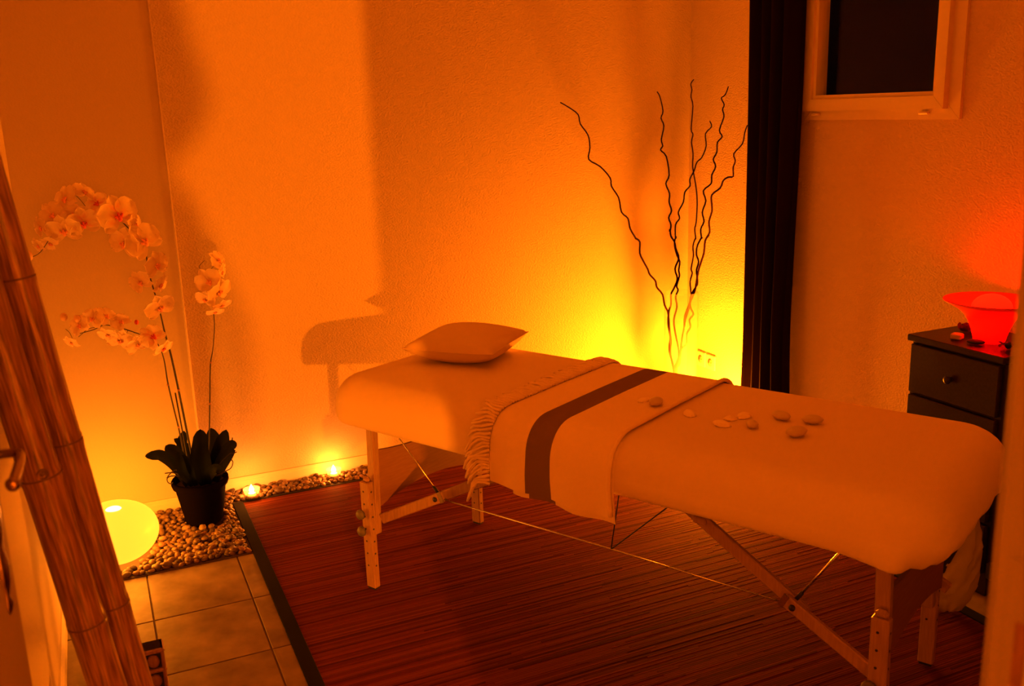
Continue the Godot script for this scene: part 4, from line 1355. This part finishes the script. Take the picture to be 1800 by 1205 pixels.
func red_lamp() -> void:
	var c := Vector3(2.635, CH_H, -2.120)
	var t := thing("red_lamp", "flared frosted glass lamp glowing red on the dark chest", "lamp", c)
	var prof := [Vector2(0.0, 0.001), Vector2(0.044, 0.001), Vector2(0.048, 0.006), Vector2(0.051, 0.02), Vector2(0.058, 0.045), Vector2(0.068, 0.07), Vector2(0.083, 0.093), Vector2(0.105, 0.112), Vector2(0.130, 0.126), Vector2(0.147, 0.135)]
	var full := prof.duplicate()
	full.append(Vector2(0.148, 0.138))
	for i in range(prof.size() - 1, 0, -1):
		full.append(Vector2(max(0.0, prof[i].x - 0.0045), prof[i].y + 0.004))
	full.append(Vector2(0.0, 0.005))
	var st := new_st()
	lathe(st, full, 48)
	var m := mat(lin(0.55, 0.10, 0.06), 0.5, 0, 0.25)
	m.backlight_enabled = true
	m.backlight = lin(0.9, 0.15, 0.1)
	part("lamp_shade", st, m, t)
	var red := Color(1.0, 0.006, 0.001)
	st = new_st()
	var bp := []
	for i in 15:
		var a := -PI / 2 + PI * i / 14
		bp.append(Vector2(0.062 * cos(a) if i > 0 and i < 14 else 0.0, 0.112 + 0.046 * sin(a)))
	lathe(st, bp, 32)
	part("bulb_glow", st, glow(mat(lin(0.8, 0.1, 0.05), 0.4), red.linear_to_srgb(), 13.3 * E_RED), t)
	omni(Vector3(0, 0.10, 0), red.linear_to_srgb(), E_RED, 0.035, t)

func chest_top_things() -> void:
	var y := CH_H
	var p := on_y(1682, 596, y)
	var a := thing("soap_block", "small pale block on the chest beside the red lamp", "block", Vector3(p.x, y, p.z), 0.35)
	box_part("block_body", Vector3(0, 0.0105, 0), Vector3(0.030, 0.02, 0.036), mat(lin(0.42, 0.34, 0.24), 0.6), a, 0.004)
	p = on_y(1715, 605, y)
	var b := thing("flat_stone", "flat black oval stone in front of the red lamp", "stone", Vector3(p.x, y, p.z), 0.6)
	var st := new_st()
	blob(st, Vector3(0, 0.009, 0), Vector3(0.019, 0.008, 0.028), 14, 8, Basis.IDENTITY, 0.02, 3)
	part("stone_body", st, K.black, b)
	p = on_y(1772, 614, y)
	var c := thing("dried_flower", "dark dried flower head lying on the chest by the lamp foot", "flower", Vector3(p.x, y, p.z), 0.2)
	st = new_st()
	blob(st, Vector3(0, 0.014, 0), Vector3(0.011, 0.012, 0.011), 10, 6)
	part("seed_head", st, K.black, c)
	for k in 7:
		var an := TAU * k / 7.0
		var o := Vector3(cos(an), 0, sin(an))
		var path := PackedVector3Array([o * 0.006 + Vector3.UP * 0.008, o * 0.020 + Vector3.UP * 0.016, o * 0.032 + Vector3.UP * (0.010 + 0.012 * (k % 2))])
		part("dried_petal", leaf_strip(path, 0.010, Vector3.UP), K.black, c)
	p = on_y(1700, 583, y)
	var d := thing("dried_rose", "crumpled dark red dried rose behind the red lamp foot", "flower", Vector3(p.x, y, p.z), 1.0)
	for k in 8:
		var an := TAU * k / 8.0
		var o := Vector3(cos(an), 0, sin(an))
		var rr2 := 0.010 + 0.012 * (k % 2)
		var path := PackedVector3Array([o * 0.004 + Vector3.UP * 0.003, o * rr2 + Vector3.UP * 0.014, o * (rr2 + 0.006) + Vector3.UP * 0.030])
		part("rose_petal", leaf_strip(path, 0.014, o), mat(lin(0.10, 0.012, 0.01), 0.8), d)

func cloth_bag() -> void:
	var t := thing("cloth_bag", "crumpled pale cloth bag with black straps standing by the foot of the table", "bag", Vector3(2.345, 0.0, -1.955), 0.5)
	var rows := []
	var n := 22
	var g := FastNoiseLite.new()
	g.seed = 4
	g.frequency = 5.0
	for i in n + 1:
		var s := float(i) / n
		var y := 0.385 * s
		var r := 0.105 * pow(max(0.0, sin(PI * (0.04 + 0.90 * pow(s, 0.72)))), 0.55)
		if i == 0: r = 0.0
		var row := PackedVector3Array()
		for j in 40:
			var a := -TAU * j / 40.0
			var w := 1.0 + 0.18 * g.get_noise_3d(cos(a), y * 7.0, sin(a)) + 0.03 * sin(a * 9.0 + y * 30.0) * s
			row.append(Vector3(cos(a) * r * w * 1.05 + 0.05 * s * s, y + 0.012 + 0.01 * g.get_noise_2d(a, y * 3.0), sin(a) * r * w * 0.80))
		rows.append(row)
	var st := new_st()
	grid(st, rows, true)
	fan(st, rows[n], Vector3(0.05, 0.385 + 0.02, 0), true)
	part("bag_body", st, K.bag, t)
	var inv := t.transform.affine_inverse()
	var strap := PackedVector3Array()
	for q in [[1652, 1000, 0.30, 2.27], [1672, 965, 0.36, 2.29], [1692, 930, 0.43, 2.31], [1712, 890, 0.50, 2.33]]:
		strap.append(inv * on_x(q[0], q[1], q[3]))
	st = new_st(true)
	for i in 3:
		bar(st, strap[i], strap[i + 1] + (strap[i + 1] - strap[i]) * 0.06, 0.05, 0.022, 0.004)
	part("strap", st, K.strap, t)
	st = new_st(true)
	bx(st, inv * on_x(1743, 1003, 2.33), Vector3(0.030, 0.05, 0.02), 0.004, Basis(Vector3.UP, -0.6))
	part("buckle", st, K.strap, t)

# ------------------------------------------------------------------ foreground at the left
func bamboo_pole(called_label: String, a: Vector3, b: Vector3, r: float, nodes: Array) -> void:
	var d := (b - a)
	var ln := d.length()
	d = d.normalized()
	var t := thing("bamboo_pole", called_label, "pole", a)
	var sx := d.cross(Vector3(0, 0, 1)).normalized()
	var bas := Basis(sx, d, sx.cross(d))
	t.basis = bas
	var prof := [Vector2(0.0, 0.0), Vector2(r, 0.0)]
	var cuts := nodes.duplicate()
	cuts.sort()
	for y in cuts:
		for q in [[-0.035, 1.0], [-0.012, 1.02], [-0.004, 1.07], [0.0, 1.045], [0.003, 1.03], [0.006, 1.06], [0.014, 1.01], [0.04, 1.0]]:
			prof.append(Vector2(r * q[1], y + q[0]))
	prof.append(Vector2(r, ln)); prof.append(Vector2(0.0, ln))
	var st := new_st()
	lathe(st, prof, 28)
	part("cane", st, K.bamboo, t)
	for y in cuts:
		st = new_st()
		lathe(st, [Vector2(r * 1.03, y - 0.0025), Vector2(r * 1.065, y), Vector2(r * 1.03, y + 0.0025)], 28)
		part("node_ring", st, K.bamboo_ring, t)

func bamboo_poles() -> void:
	var z := -1.58
	var a0 := on_z(153, 1092, z); var a1 := on_z(72, 835, z)
	var d := (a1 - a0) / (a1.y - a0.y)
	var foot := a0 - d * (a0.y - 0.006)
	var top := a0 + d * (1.40 - a0.y)
	var ln := (top - foot).length()
	var yn := func(p: Vector3) -> float: return (p.y - 0.006) / (1.40 - 0.006) * ln
	bamboo_pole("thick mottled brown bamboo pole leaning beside the open door", foot, top, 0.0295, [yn.call(a0), yn.call(a1), yn.call(a0) - 0.29])
	# side bud scar on the thick pole
	var bud := get_node("bamboo_pole")
	var bs := new_st()
	var bc: Vector3 = bud.transform.affine_inverse() * (on_z(74, 833, z + 0.0275))
	var bx2: Basis = bud.basis.inverse() * Basis(Vector3.RIGHT, PI / 2)
	lathe(bs, [Vector2(0.010, -0.004), Vector2(0.0095, 0.001), Vector2(0.007, 0.0035), Vector2(0.0045, 0.0015), Vector2(0.003, 0.003), Vector2(0.0, 0.0035)], 16, bc, bx2)
	part("bud_scar", bs, K.bamboo_ring, bud)
	var z2 := -1.625
	var b0 := on_z(200, 1060, z2); var b1 := on_z(116, 775, z2)
	d = (b1 - b0) / (b1.y - b0.y)
	foot = b0 - d * (b0.y - 0.006)
	top = b0 + d * (1.62 - b0.y)
	ln = (top - foot).length()
	var yn2 := func(p: Vector3) -> float: return (p.y - 0.006) / (1.62 - 0.006) * ln
	bamboo_pole("glossy thinner bamboo pole leaning behind the thick one", foot, top, 0.0245, [yn2.call(b0), yn2.call(b1), yn2.call(on_z(10, 490, z2)), yn2.call(b0) - 0.30])

func carved_block() -> void:
	var p := on_y(288, 1140, 0.20)
	var w := 0.15
	var t := thing("carved_block", "dark carved wooden block with oval reliefs on the floor tiles by the bamboo", "carving", Vector3(p.x - w * 0.5, 0, p.z - 0.03), 0.0)
	box_part("block_body", Vector3(0, 0.1, -0.006), Vector3(w, 0.2, 0.055), K.carved_dark, t, 0.003)
	for e in [[0.195, 0.010], [0.138, 0.012], [0.075, 0.014], [0.008, 0.014]]:
		box_part("carved_band", Vector3(0, e[0], 0.0), Vector3(w + 0.004, e[1], 0.062), K.carved, t, 0.004)
	for sx in [-1, 1]:
		box_part("carved_post", Vector3(sx * (w * 0.5 - 0.005), 0.1, 0.0), Vector3(0.010, 0.2, 0.061), K.carved, t, 0.003)
	for row in 3:
		var yy: float = [0.166, 0.107, 0.042][row]
		for k in 3:
			var st := new_st()
			blob(st, Vector3(-0.045 + 0.045 * k, yy, 0.022), Vector3(0.0165, 0.020, 0.010), 12, 7, Basis(Vector3(0, 0, 1), 0.25))
			part("oval_relief", st, K.carved, t)
